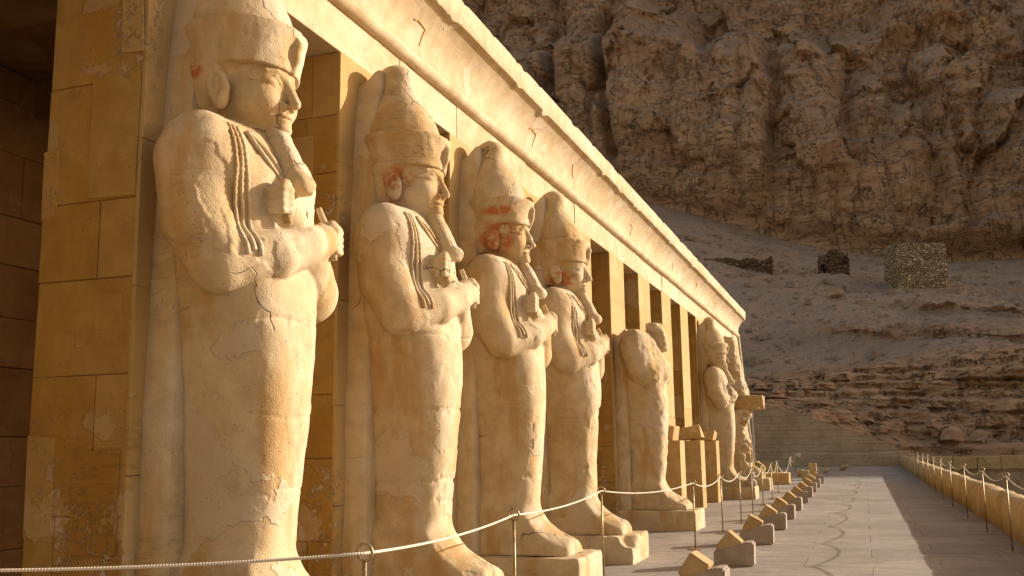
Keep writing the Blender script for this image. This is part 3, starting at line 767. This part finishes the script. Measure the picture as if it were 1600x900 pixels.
def sculpt_beard(h):
    S = Sculpt(grid(.45, 1.1, h), grid(-.22, .22, h), grid(3.33, 4.03, h))
    S.loft([(3.40, .90, 0, .085, .10), (3.46, .89, 0, .105, .11), (3.56, .85, 0, .095, .10), (3.70, .785, 0, .095, .098), (3.82, .72, 0, .098, .09), (3.90, .685, 0, .095, .09), (3.95, .67, 0, .08, .085)], .02, e=2.5)
    S.ell((.965, 0, 3.46), (.05, .09, .05), .05)
    return S
def slab_mesh(seed, ztop=5.18):
    """back support tapering upward, with its top swept up to the crown"""
    rows = np.concatenate([np.arange(0, ztop, .06), [ztop]]); V = []; 
    hw = np.interp(rows, [0, 2, 3.5, 4.4, 5.0, ztop], [.47, .44, .40, .34, .28, .25]); n = 0
    prof = [(-.02, -1), (.10, -1), (.20, -1), (.235, -.94), (.25, -.8), (.26, 0), (.25, .8), (.235, .94), (.20, 1), (.10, 1), (-.02, 1)]
    for z, w in zip(rows, hw):
        for px, py in prof: V.append((px*(1 if z < 4.6 else 1-.0*z), py*w, z))
    V = np.array(V); m = len(prof)
    d = .007*fbm(V[:, 0]*3+seed, V[:, 1]*3, V[:, 2]*2, 4); V[:, 1] += d*np.sign(V[:, 1]); V[:, 0] += d*(V[:, 0] > 0.02)
    top = V[-m:]; V[-m:, 2] += .18*sstep(.0, .26, top[:, 0]) 
    F = []
    for i in range(len(rows)-1):
        for j in range(m-1): F.append((i*m+j, i*m+j+1, (i+1)*m+j+1, (i+1)*m+j))
    b = (len(rows)-1)*m
    for j in range(m//2): F.append((b+j, b+j+1, b+m-2-j, b+m-1-j)) if j+1 < m-2-j else None
    return npmesh('back_slab', V, np.array(F), True)
def edge_split(me, ang=35):
    me.set_sharp_from_angle(angle=math.radians(ang))
def pedestal_mesh(seed, x1=1.5, w=.53, z1=.365, broken=False):
    S = Sculpt(grid(-.02, x1+.08, .03), grid(-w-.08, w+.08, .03), grid(-.06, z1+.06, .03))
    S.box((0, -w, -.3), (x1, w, z1), .018)
    if broken:
        r = random.Random(seed)
        for i in range(7): S.ell((x1+r.uniform(-.05, .1), r.uniform(-w, w), z1+r.uniform(-.05, .05)), (r.uniform(.08, .2), r.uniform(.08, .2), r.uniform(.06, .16)), .02, 'cut')
    V, F = S.extract(); V = weather(V, F, seed, .008)
    return npmesh('pedestal', V, F)

def bead_strand(S, path, r0, beads, plain_from=.62):
    P = np.array(path); s = np.linspace(0, 1, len(P)); 
    rad = np.where(s < plain_from, r0*(.72+.42*np.abs(np.sin(np.pi*s*beads))), r0*(.95+.35*(s-plain_from)/(1-plain_from)))
    rad[-1] *= .6
    return tube(P, rad, 8)
def on_surface(S, yz, d=(-1, .25, 0), lift=.0):
    out = []
    for y, z in yz:
        p = S.trace((1.5, y-.25*.85/1., z), d, 1.6) if d[1] else S.trace((1.5, y, z), d, 1.5)
        if p is not None: out.append(p-np.array(d)/np.linalg.norm(d)*lift)
    return out
def smooth_path(P, it=2):
    P = np.array(P)
    for _ in range(it): P[1:-1] = .25*P[:-2]+.5*P[1:-1]+.25*P[2:]
    return P

def regalia(S, root, seed):
    parts = []
    for q in range(3):                                               # flail strands down the near shoulder
        y0_ = -.49+q*.043; y1_ = -.47+q*.046
        yz = [(y0_+(y1_-y0_)*t, 3.80-.90*t-.03*abs(q-1)*t) for t in np.linspace(0, 1, 90)]
        P = smooth_path(on_surface(S, yz, (-1, .25, 0), .010), 10)
        if len(P) > 20: parts.append(bead_strand(S, P, .0135, 20))
    V, F, s = merge(parts); link('flail', npmesh('flail', V, F), M['statue'], root)
    for sy in (-1, 1):
        parts = []
        for k in (0, 1):                                             # looped crook head lying on the chest
            t = np.linspace(0, 1, 40); c0, c1 = np.array((sy*.30, 3.79)), np.array((sy*.11, 3.46)); nrm = np.array((.33, .19))*(1 if k else -1)
            yz = [tuple(c0+(c1-c0)*u+nrm*np.array((sy, 1))*.21*math.sin(math.pi*u)) for u in t]
            P = smooth_path(on_surface(S, yz, (-1, 0, 0), .010), 6)
            if len(P) > 10: parts.append(tube(P, .017, 8))
        if parts: V, F, s = merge(parts); link('crook', npmesh('crook', V, F), M['statue'], root)
    # shafts running up from the fists
    hd = tube([(.95, -.20, 3.13), (.94, -.20, 3.2), (.91, -.20, 3.44)], .034, 10); link('flail_handle', npmesh('flail_handle', hd[0], hd[1]), M['statue'], root)
    rod = tube([(1.0, .34, 2.97), (.985, .335, 3.1), (.935, .315, 3.24), (.89, .30, 3.36)], [.026, .028, .026, .022], 10); link('sceptre', npmesh('sceptre', rod[0], rod[1]), M['statue'], root)

def paint_attr(V, spots):
    a = np.zeros(len(V))
    for c, r in spots:
        d = np.linalg.norm((V-np.array(c))/np.array(r), axis=1); a = np.maximum(a, 1-sstep(.55, 1.1, d))
    return a

GROUP = 'royal mummy statues along the colonnade'
def osiris(k, h, hh, seed, label, paint=(), tip=True, dy=0., extra=None, ped_broken=False, foot_cut=None, detail=True):
    root = empty('mummiform_statue', (-XF, Y0+k*D+PW/2+dy, 0)); tag(root, label, 'statue', GROUP)
    S = sculpt_body(h, hh)
    V, F = S.extract(); V = weather(V, F, seed, .005, extra)
    link('body', npmesh('body', V, F, True, {'paint': paint_attr(V, paint)}), M['statue'], root)
    K = sculpt_crown(max(h*1.1, .012)); V, F = K.extract(); V = weather(V, F, seed+3, .007)
    link('crown', npmesh('crown', V, F, True, {'paint': paint_attr(V, paint)}), M['statue'], root)
    B = sculpt_beard(max(h, .011)); V, F = B.extract(); V = weather(V, F, seed+5, .006)
    link('false_beard', npmesh('false_beard', V, F), M['statue'], root)
    me = slab_mesh(seed); edge_split(me, 40); link('back_slab', me, M['statue'], root)
    link('pedestal', pedestal_mesh(seed, broken=ped_broken), M['statue'], root)
    if detail: regalia(S, root, seed)
    return root

osiris(0, .012, .0085, 1, 'nearest and largest mummiform statue, plain face, its tall crown cut by the photo edge', [((.24, -.37, 4.28), (.11, .12, .07))], dy=-.05)
osiris(1, .0135, .010, 2, 'second statue from the front, whole double crown, faint red paint round its ear', [((.50, -.34, 4.18), (.20, .14, .15))],
       extra=lambda x, y, z: -.018*np.exp(-((z-1.30-.03*fbm(x*3, y*3, z*0, 3))/.018)**2)-.012*np.exp(-((z-1.97-.02*fbm(x*3, y*3, z*0+2, 3))/.014)**2))
osiris(2, .016, .013, 3, 'third statue, red paint streaked over its face and crown band', [((.50, -.30, 4.15), (.30, .2, .26)), ((.55, -.38, 4.46), (.25, .16, .07))])
osiris(3, .019, .016, 4, 'fourth statue, red jaw and chipped shins above a cracked pedestal', [((.55, -.28, 4.06), (.30, .2, .13))], ped_broken=True,
       extra=lambda x, y, z: -.035*sstep(.2, .5, fbm(x*2.2, y*2.2+4, z*1.6, 3)+.35*np.exp(-((z-1.75)/.35)**2)-.1)*sstep(.7, .9, x)*(z < 2.3)*(z > .9))

# headless statue (pillar 5)
def headless():
    root = empty('mummiform_statue', (-XF, Y0+5*D+PW/2, 0)); tag(root, 'headless statue with worn rounded chest, only the beard left at its neck', 'statue', GROUP)
    S = sculpt_body(.022, None, head=False, arms=False)
    for sy in (-1, 1):
        S.ell((.42, sy*.48, 3.50), (.30, .29, .38), .12); S.chain([(.42, sy*.5, 3.5), (.55, sy*.5, 3.1), (.70, sy*.42, 2.95)], [.29, .27, .24], .08)
    S.ell((.74, -.05, 3.05), (.30, .48, .30), .1); S.ell((.64, 0, 3.45), (.25, .4, .4), .1)
    S.box((-.1, -1, 3.86), (1.5, 1, 4.9), .01, .03, 'cut')
    V, F = S.extract(); V = weather(V, F, 21, .02)
    link('body', npmesh('body', V, F), M['statue'], root)
    B = Sculpt(grid(.5, 1.25, .02), grid(-.3, .3, .02), grid(3.3, 4.1, .02))
    B.loft([(3.45, .92, 0, .07, .13), (3.55, .90, 0, .12, .16), (3.75, .82, 0, .16, .19), (3.95, .74, 0, .16, .2), (4.0, .72, 0, .13, .16)], .03)
    V, F = B.extract(); V = weather(V, F, 23, .03); link('false_beard', npmesh('false_beard', V, F), M['statue'], root)
    me = slab_mesh(22, 3.72); edge_split(me, 40); link('back_slab', me, M['statue'], root)
    link('pedestal', pedestal_mesh(24), M['statue'], root)
headless()
osiris(9, .030, .024, 6, 'small distant statue with whole crown, chest beard and arms much worn away', [], detail=False,
       extra=lambda x, y, z: -.07*sstep(.0, .6, fbm(x*4, y*4, z*3, 3))*sstep(.75, .95, x)*(z > 2.6)*(z < 3.7))

def remnant():
    root = empty('ruined_statue', (-XF, Y0+11*D+PW/2, 0)); tag(root, 'ruined statue remnant with a stone block jutting out at its waist', 'statue', GROUP)
    S = Sculpt(grid(-.05, 1.2, .03), grid(-.7, .7, .03), grid(3.25, 5.5, .03))
    S.loft([(3.27, .42, 0, .43, .46), (3.5, .40, 0, .40, .48), (3.9, .34, 0, .34, .46), (4.3, .31, 0, .31, .40), (4.9, .28, 0, .25, .33), (5.3, .26, 0, .20, .24), (5.42, .26, 0, .14, .18)], .03, e=3)
    V, F = S.extract(); V = weather(V, F, 31, .05); link('body', npmesh('body', V, F), M['statue'], root)
    S = Sculpt(grid(0, 1.5, .03), grid(-.5, .55, .03), grid(2.7, 3.4, .03)); S.box((.05, -.34, 2.80), (1.34, .38, 3.27), .03)
    S.ell((1.38, -.2, 2.80), (.22, .3, .16), .03, 'cut'); S.ell((1.38, .4, 3.3), (.2, .2, .12), .03, 'cut')
    V, F = S.extract(); V = weather(V, F, 36, .018); link('waist_block', npmesh('waist_block', V, F), M['tan'], root)
    S = Sculpt(grid(-.05, 1.2, .03), grid(-.7, .7, .03), grid(.36, 2.85, .03))
    S.loft([(.3, .42, 0, .42, .36), (.9, .40, 0, .40, .37), (1.5, .40, 0, .42, .42), (2.2, .36, 0, .36, .45), (2.5, .44, 0, .44, .46), (2.79, .42, 0, .42, .44)], .03, e=3)
    r = random.Random(4)
    for i in range(16): S.ell((r.uniform(.62, .95), r.uniform(-.5, .3), r.uniform(1.0, 2.7)), (r.uniform(.08, .22), r.uniform(.1, .25), r.uniform(.08, .2)), .02, 'cut')
    V, F = S.extract(); V = weather(V, F, 33, .06); link('legs', npmesh('legs', V, F), M['statue'], root)
    S = Sculpt(grid(.3, 1.4, .025), grid(-.45, .45, .025), grid(.38, .95, .025))
    S.chain([(.6, 0, .75), (.9, 0, .6), (1.15, 0, .47)], [.26, .20, .13], .05); S.box((.35, -.32, .30), (1.2, .32, .5), .04, .05)
    V, F = S.extract(); V = weather(V, F, 34, .02); link('foot', npmesh('foot', V, F), M['statue'], root)
    link('pedestal', pedestal_mesh(35, x1=1.45, z1=.42), M['statue'], root)
remnant()
bm = bmesh.new(); add_box(bm, -XF+.35, -XF+1.7, Y0+13*D+.1, Y0+13*D+1.1, 0, .44, .03, .02)
tag(link('stone_pedestal', bmesh_me('stone_pedestal', bm), M['tan']), 'empty low stone pedestal past the end of the colonnade', 'pedestal')

# small pale stone drum on the toes of the distant statue
S = Sculpt(grid(-.2, .2, .012), grid(-.2, .2, .012), grid(-.02, .5, .012))
S.loft([(0, 0, 0, .14, .14), (.08, 0, 0, .165, .165), (.17, 0, 0, .14, .14), (.215, 0, 0, .085, .085), (.26, 0, 0, .10, .10), (.34, 0, 0, .125, .125), (.42, 0, 0, .10, .10), (.44, 0, 0, .06, .06)], .01)
V, F = S.extract(); o = link('stone_jar', npmesh('stone_jar', weather(V, F, 44, .006), F), M['plaster']); o.location = (-XF+1.36, Y0+9*D+.35, .365)
tag(o, 'small pale waisted stone jar on the pedestal before the distant statue', 'jar')

# ------------------------------------------------------------------ plinths with stone fragments
frag = ['small tan stone fragment on the first plinth, half behind the headless statue', 'largest pale stone fragment on the middle plinth', 'flat brown stone fragment on the farthest of the three plinths']
plab = ['nearest of three tall plain plinths, behind the headless statue', 'middle of three tall plain plinths between pillars and posts', 'farthest of three tall plain plinths, just before the small crowned statue']
dims = [(.24, .3, .3), (.42, .36, .30), (.36, .36, .2)]
for i, (y, l) in enumerate(zip((22.3, 25.3, 28.1), plab)):
    random.seed(60+i); bm = bmesh.new(); add_box(bm, -XF+.10, -XF+.66, y, y+.62, 0, 1.70, .01, .006)
    tag(link('plinth', bmesh_me('plinth', bm), M['tan']), l, 'plinth', 'plinths between the statues')
    bm = bmesh.new(); a_, b_, c_ = dims[i]; random.seed(75+i); add_box(bm, -a_*.7, a_*.7, -b_*.8, b_*.8, 0, c_*1.0, .035, .06)
    bmesh.ops.rotate(bm, verts=bm.verts, cent=(0, 0, c_*.5), matrix=Matrix.Rotation(random.uniform(-.12, .12), 3, 'Y'))
    bmesh.ops.translate(bm, verts=bm.verts, vec=(0, 0, -min(v.co.z for v in bm.verts)-.01))
    o = link('stone_fragment', bmesh_me('stone_fragment', bm, False), M['tan']); o.location = (-XF+.36, y+.3, 1.695)
    tag(o, frag[i], 'stone', 'fragments on the plinths')

# ------------------------------------------------------------------ row of grey blocks with leaning tan slabs
def poly_prism(prof, y0, y1, bev):
    bm = bmesh.new(); a = [bm.verts.new((x, y0, z)) for x, z in prof]; b = [bm.verts.new((x, y1, z)) for x, z in prof]; n = len(prof)
    bm.faces.new(a); bm.faces.new(b[::-1])
    for i in range(n): bm.faces.new((a[i], b[i], b[(i+1) % n], a[(i+1) % n]))
    bmesh.ops.recalc_face_normals(bm, faces=bm.faces[:])
    if bev: bmesh.ops.bevel(bm, geom=bm.edges[:], offset=bev, segments=2, affect='EDGES')
    return bm
gm = bmesh_me('base_block', poly_prism([(-.02, 0), (.50, 0), (.51, .305), (.44, .315), (.34, .295), (-.02, .20)], -.17, .17, .018))
tm = bmesh_me('leaning_slab', poly_prism([(-.12, 0), (.12, 0), (.12, .27), (-.12, .27)], -.155, .155, .012))
first = None
spots = [10.95, 13.75, 16.7, 19.5, 22.2, 25.1, 28.1, 31.2, 34.3, 37.9, 41.4]
for i, y in enumerate(spots):
    root = empty('block_stand', (-1.97-.006*max(0, y-20), y, 0), random.uniform(-.05, .05))
    word = ['nearest grey block with a leaning tan slab, cut by the bottom of the photo'] + [f'{w} grey block with a leaning tan slab, counting from the nearest' for w in ('second', 'third', 'fourth', 'fifth', 'sixth', 'seventh', 'eighth', 'ninth', 'tenth')]+['farthest grey block with a leaning tan slab, by the yellow stones']
    tag(root, word[i], 'stone block', 'grey blocks with leaning slabs in a row')
    link('base_block', gm, M['grey'], root)
    s = link('leaning_slab', tm, M['tan'], root); s.location = (.108+random.uniform(-.015, .015), random.uniform(-.01, .01), .176); s.rotation_euler = (0, math.radians(35+random.uniform(-6, 6)), 0)

# ------------------------------------------------------------------ rope barriers
def post(loc, label, h=1.03, group='brass rope posts along the statues'):
    root = empty('rope_post', loc); tag(root, label, 'post', group)
    V, F, s = tube([(0, 0, .012), (0, 0, .5), (0, 0, h-.085)], .0125, 10); link('pole', npmesh('pole', V, F), M['brass'], root)
    a = np.arange(20)*2*np.pi/20
    V, F, s = tube(np.stack([.045*np.cos(a), 0*a, h-.045+.045*np.sin(a)], 1), .009, 8, True); link('ring', npmesh('ring', V, F), M['brass'], root)
    bm = bmesh.new(); bmesh.ops.create_cone(bm, cap_ends=True, segments=28, radius1=.13, radius2=.11, depth=.014); 
    for v in bm.verts: v.co.z += .008
    link('base_plate', bmesh_me('base_plate', bm), M['brass'], root)
    return Vector((loc[0], loc[1], h-.05))
LP = [(-4.2, 3.72, 0), (-2.57, 4.85, 0), (-2.76, 7.8, 0), (-3.12, 12.1, 0), (-2.55, 15.6, 0), (-2.5, 18.4, 0), (-2.46, 20.9, 0), (-2.46, 23.2, 0), (-2.58, 26.9, 0), (-2.6, 29.9, 0), (-2.78, 34.2, 0), (-3.0, 44.0, 0)]
lw = ['rope post by the nearest pillar, just past the left photo edge', 'nearest rope post in view, at the left statue feet', 'rope post before the foot of the second statue', 'rope post in front of the red faced statue pedestal', 'rope post beside the headless statue pedestal', 'rope post level with the first tall plinth', 'rope post level with the middle plinth', 'rope post before the third tall plinth', 'rope post next to the stone jar pedestal', 'rope post before the ruined statue', 'rope post past the ruined statue pedestal', 'last rope post of the left row, by the rubble']
def sag(a, b, d, n=22):
    return [a.lerp(b, t)-Vector((0, 0, 4*d*t*(1-t))) for t in np.linspace(0, 1, n)]
def rope(name, tops, sags, label, rad=.0085):
    P = []
    for i in range(len(tops)-1): P += sag(tops[i], tops[i+1], sags[i])[(1 if i else 0):]
    P = np.array([p[:] for p in P]); V, F, s = tube(P, rad, 8)
    o = link(name, npmesh(name, V, F, True, {'along': s}), M['rope']); tag(o, label, 'rope', 'barrier ropes')
    return o
tops = [post(p, w, 1.10 if i < 4 else 1.06) for i, (p, w) in enumerate(zip(LP, lw))]
rope('barrier_rope', tops, [.02, .04, .05, .08, .1, .12, .14, .2, .22, .3, .5], 'white rope slung along the posts in front of the statues')
RY = [9.4, 12.7, 16.1, 19.2, 22.6, 26.4, 30.2, 34., 38., 41.8, 47., 53.3, 60.]
ordn = ['first', 'second', 'third', 'fourth', 'fifth', 'sixth', 'seventh', 'eighth', 'ninth', 'tenth', 'eleventh']
rl = ['rope post by the parapet beyond the right photo edge', 'rope post by the parapet just outside the right photo edge']+[f'{w} rope post along the parapet, counting from the photo edge' for w in ordn]
rt = [post((1.92+.012*max(0, y-25), y, 0), l, 1.13, 'rope posts along the parapet') for y, l in zip(RY, rl)]
rope('barrier_rope', rt, [.12]*12, 'rope slung along the posts beside the right parapet')
ct = [post((-3.55, 55.5, 0), 'tall rope post at the far left corner before the end wall', 1.12), post((-3.3, 58.2, 0), 'rope post beside the white rag at the end wall', 1.12)]
rope('barrier_rope', [tops[-1], ct[0], ct[1], rt[-1]], [.35, .1, .12], 'thin rope closing off the far end of the terrace')
bm = ico_rock(88, .12, .05, .16, 3, .4, 2); o = link('white_rag', bmesh_me('white_rag', bm, True), M['rope']); o.location = (-3.42, 56.9, .80); tag(o, 'white rag knotted on the rope at the far end', 'rag')

# ------------------------------------------------------------------ parapet and far walls
px = 2.2
prof = [(0, -.01), (.0, .50), (.03, .60), (.10, .655), (.20, .675), (.30, .66), (.38, .60), (.42, .50), (.42, -.01)]
o = rough_extrude('parapet_wall', prof, 6.0, 71.8, .12, .034, M['parapet'], None, seed=8, edge=[0, .02, .06, .06, .06, .06, .05, .02, 0]); o.location = (px, 0, 0)
tag(o, 'low rounded ochre parapet wall along the right edge of the terrace', 'parapet')
# end wall with sloping top
def end_wall():
    xs = np.linspace(-12, 2.72, 90)
    tz = np.interp(xs, [-12, -7, -6.2, -5.1, -2.0, 1.3, 2.75], [4.6, 4.5, 4.3, 3.9, 2.9, 1.6, .60])+.05*fbm(xs*1.3, 0*xs, 0*xs, 4)
    bm = poly_prism([(-12, -.02)]+[(2.72, -.02)]+[(float(x), float(z)) for x, z in zip(xs[::-1], tz[::-1])], 72.0, 72.7, .0)
    tag(link('end_wall', bmesh_me('end_wall', bm), M['courses']), 'brown block wall with sloping top closing the far end of the terrace', 'wall')
end_wall()
def court_wall():
    r = random.Random(14); random.seed(14); bm = bmesh.new(); z = -4.
    while z < -.28:
        h = min(r.uniform(.45, .6), -.28-z); x = 2.8
        while x < 46:
            w = r.uniform(1.2, 2.2); add_box(bm, x+.004, x+w-.004, 72.1+r.uniform(-.02, .02), 73, z+.003, z+h-.003, .02, .006, r.choice([0, .2, -.2])); x += w
        z += h
    o = link('court_wall', bmesh_me('court_wall', bm), M['wallstone']); tag(o, 'tan block wall across the sunken court beyond the parapet', 'wall')
    bm = bmesh.new(); x = 2.8
    while x < 46:
        w = r.uniform(1.3, 2.0); add_box(bm, x+.012, x+w-.012, 71.75, 73.1, -.28, .56+r.uniform(-.04, .04), .06, .02, r.choice([0, .3])); x += w
    link('coping', bmesh_me('coping', bm), M['tan'], o)
court_wall()
# battered end pier with corner roll and the pale wall behind it
prof_y = Y0+YE
bm = bmesh.new(); vs = []
for (x, y, z) in [(-XF-PD, prof_y+.003, 0), (-XF+.38, prof_y+.003, 0), (-XF+.38, prof_y+1.45, 0), (-XF-PD, prof_y+1.45, 0), (-XF-PD, prof_y+.003, 5.86), (-XF+.02, prof_y+.003, 5.86), (-XF+.02, prof_y+1.40, 5.86), (-XF-PD, prof_y+1.40, 5.86)]: vs.append(bm.verts.new((x+XF, y-Y0, z)))
for f in ((0,1,2,3), (4,5,6,7), (0,1,5,4), (1,2,6,5), (2,3,7,6), (3,0,4,7)): bm.faces.new([vs[i] for i in f])
bmesh.ops.recalc_face_normals(bm, faces=bm.faces[:])
link('end_pier', bmesh_me('end_pier', bm), M['facade'], port)
V, F, s = tube([(.40, YE+1.42, 0), (.04, YE+1.40, 5.87)], .075, 12); link('corner_roll', npmesh('corner_roll', V, F), M['facade'], port)
bm = bmesh.new(); add_box(bm, -9.5, -6.15, 60, 61, 0, 3.55, .02, .01)
tag(link('plaster_wall', bmesh_me('plaster_wall', bm), M['plaster']), 'pale grey plastered wall just behind the end of the colonnade', 'wall')

# loose stones at the far end
rk = [(-4.6, 45.5, .55, .7, .5, 'tan boulder beside the empty pedestal'), (-4.2, 47.8, .5, .5, .42, 'rounded tan boulder leaning behind the far rope'), (-3.4, 47.2, .28, .25, .2, 'small pale rock under the sagging rope'), (-2.75, 48.0, .3, .3, .22, 'small rubble lump left of the yellow blocks'),
      (-2.0, 54.8, .2, .2, .2, 'dark rubble lump near the end wall'), (-2.6, 57.5, .25, .25, .25, 'brown boulder against the end wall'), (-1.2, 60.5, .35, .3, .2, 'flat brown rock at the foot of the end wall')]
for i, (x, y, a, b, c, l) in enumerate(rk):
    o = link('rock', bmesh_me('rock', ico_rock(200+i, a, b, c, 3, .22, 6), False), M['tan']); o.location = (x, y, -.02); tag(o, l, 'rock', 'loose rocks at the far end')
for (x, y, w, h, l) in [(-2.35, 45.4, .34, .72, 'upright yellow stone block at the end of the block row'), (-2.62, 44.9, .3, .42, 'short yellow stone block leaning on the taller one')]:
    bm = bmesh.new(); add_box(bm, x, x+w, y, y+.32, 0, h, .02, .01); tag(link('yellow_block', bmesh_me('yellow_block', bm), M['parapet']), l, 'stone block', 'yellow stones at the row end')

# ------------------------------------------------------------------ things on the hillside
def rubble_box(name, w, d, h, seed, mat, jag=.0, n=.2):
    xs, zs = np.arange(0, w+.01, n), np.arange(0, h+.01, n)
    S = Sculpt(grid(-.6, w+.6, n), grid(-.6, d+.6, n), grid(-1.2, h+.8, n)); S.box((0, 0, -3), (w, d, h), .04)
    V, F = S.extract(); N = vnormals(V, F); x, y, z = V.T
    V = V+N*(.17*fbm(x*1.8+seed, y*1.8, z*1.8, 3))[:, None]
    if jag: V[:, 2] -= (jag*np.maximum(0, fbm(x*.4+seed, y*.4, z*0, 3)+.3)*(z > h*.4))
    return npmesh(name, V, F)
o = link('stone_hut', rubble_box('stone_hut', 6.6, 4.5, 6.2, 1, M['rubble']), M['rubble']); o.location = (5.6, 134.5, 20.9); o.rotation_euler = (0, 0, math.radians(18))
tag(o, 'flat topped dry stone hut standing alone on the hillside ridge', 'hut')
o = link('stone_pile', rubble_box('stone_pile', 4.1, 2.5, 2.4, 5, M['rubble_dark'], 1.6), M['rubble_dark']); o.location = (-4.3, 142., 26.0); tag(o, 'low dark heap of stacked stones left of the hut', 'stone pile')
o = link('rubble_wall', rubble_box('rubble_wall', 9.5, 1.5, 2.1, 9, M['rubble_dark'], .8), M['rubble_dark']); o.location = (-19.5, 135., 25.0); tag(o, 'long low rubble wall on the slope just above the cornice', 'wall')
o = link('boulder', bmesh_me('boulder', ico_rock(301, 1.1, .8, .7, 3, .2, 6)), M['wallstone']); o.location = (-2.0, 125, ground_z(-2., 125)-.1); tag(o, 'lone boulder on the bare slope below the stone hut', 'boulder')
# dry bush on the slope behind the cornice end
bm = bmesh.new(); r = random.Random(3)
for i in range(420):
    c = Vector((r.gauss(0, .55), r.gauss(0, .5), abs(r.gauss(.6, .4)))); d = Vector((r.gauss(0, 1), r.gauss(0, 1), r.gauss(.4, 1))).normalized()*r.uniform(.08, .22); s_ = d.cross(Vector((r.gauss(0, 1), r.gauss(0, 1), r.gauss(0, 1)))).normalized()*.03
    bm.faces.new([bm.verts.new(c), bm.verts.new(c+d*.5+s_), bm.verts.new(c+d), bm.verts.new(c+d*.5-s_)])
bl = bmesh_me('foliage', bm)
bush = empty('dry_bush', (-10.4, 101, ground_z(-10.4, 101))); tag(bush, 'small pale dry bush on the slope beside the cornice end', 'bush')
link('foliage', bl, M['bush'], bush)
pp = []
for i in range(7):
    a = i*.9; pp.append(tube([(0, 0, -.2), (.15*math.cos(a), .15*math.sin(a), .3), (.4*math.cos(a), .4*math.sin(a), .85)], [.03, .02, .008], 6))
V, F, s = merge(pp); link('stem', npmesh('stem', V, F), M['bush'], bush)
# scattered scree stones, one uncountable mass
def scree():
    r = np.random.default_rng(5); P = TV[80:225].reshape(-1, 3); P = P[(P[:, 0] > -45) & (P[:, 0] < 40)]
    pk = P[r.integers(0, len(P), 6500)]
    Vs, Fs, o_ = [], [], 0
    base = np.array([(-1,-1,-1), (1,-1,-1), (1,1,-1), (-1,1,-1), (-1,-1,1), (1,-1,1), (1,1,1), (-1,1,1)], float)*.5
    f0 = np.array([(0,3,2,1), (4,5,6,7), (0,1,5,4), (1,2,6,5), (2,3,7,6), (3,0,4,7)])
    for p in pk:
        s = min(1.0, .085*(r.pareto(1.9)+1)); b = base*s*(1+r.uniform(-.35, .35, (8, 3)))*np.array((1.2, 1., .7)); t = r.uniform(0, 6.28)
        R = np.array([(math.cos(t), -math.sin(t), 0), (math.sin(t), math.cos(t), 0), (0, 0, 1)])
        Vs.append(b@R.T+p+(0, 0, s*.15)); Fs.append(f0+o_); o_ += 8
    o = link('scree_stones', npmesh('scree_stones', np.concatenate(Vs), np.concatenate(Fs), False), M['scree']); tag(o, 'scattered scree stones over the lower slope', 'stones', kind='stuff')
scree()
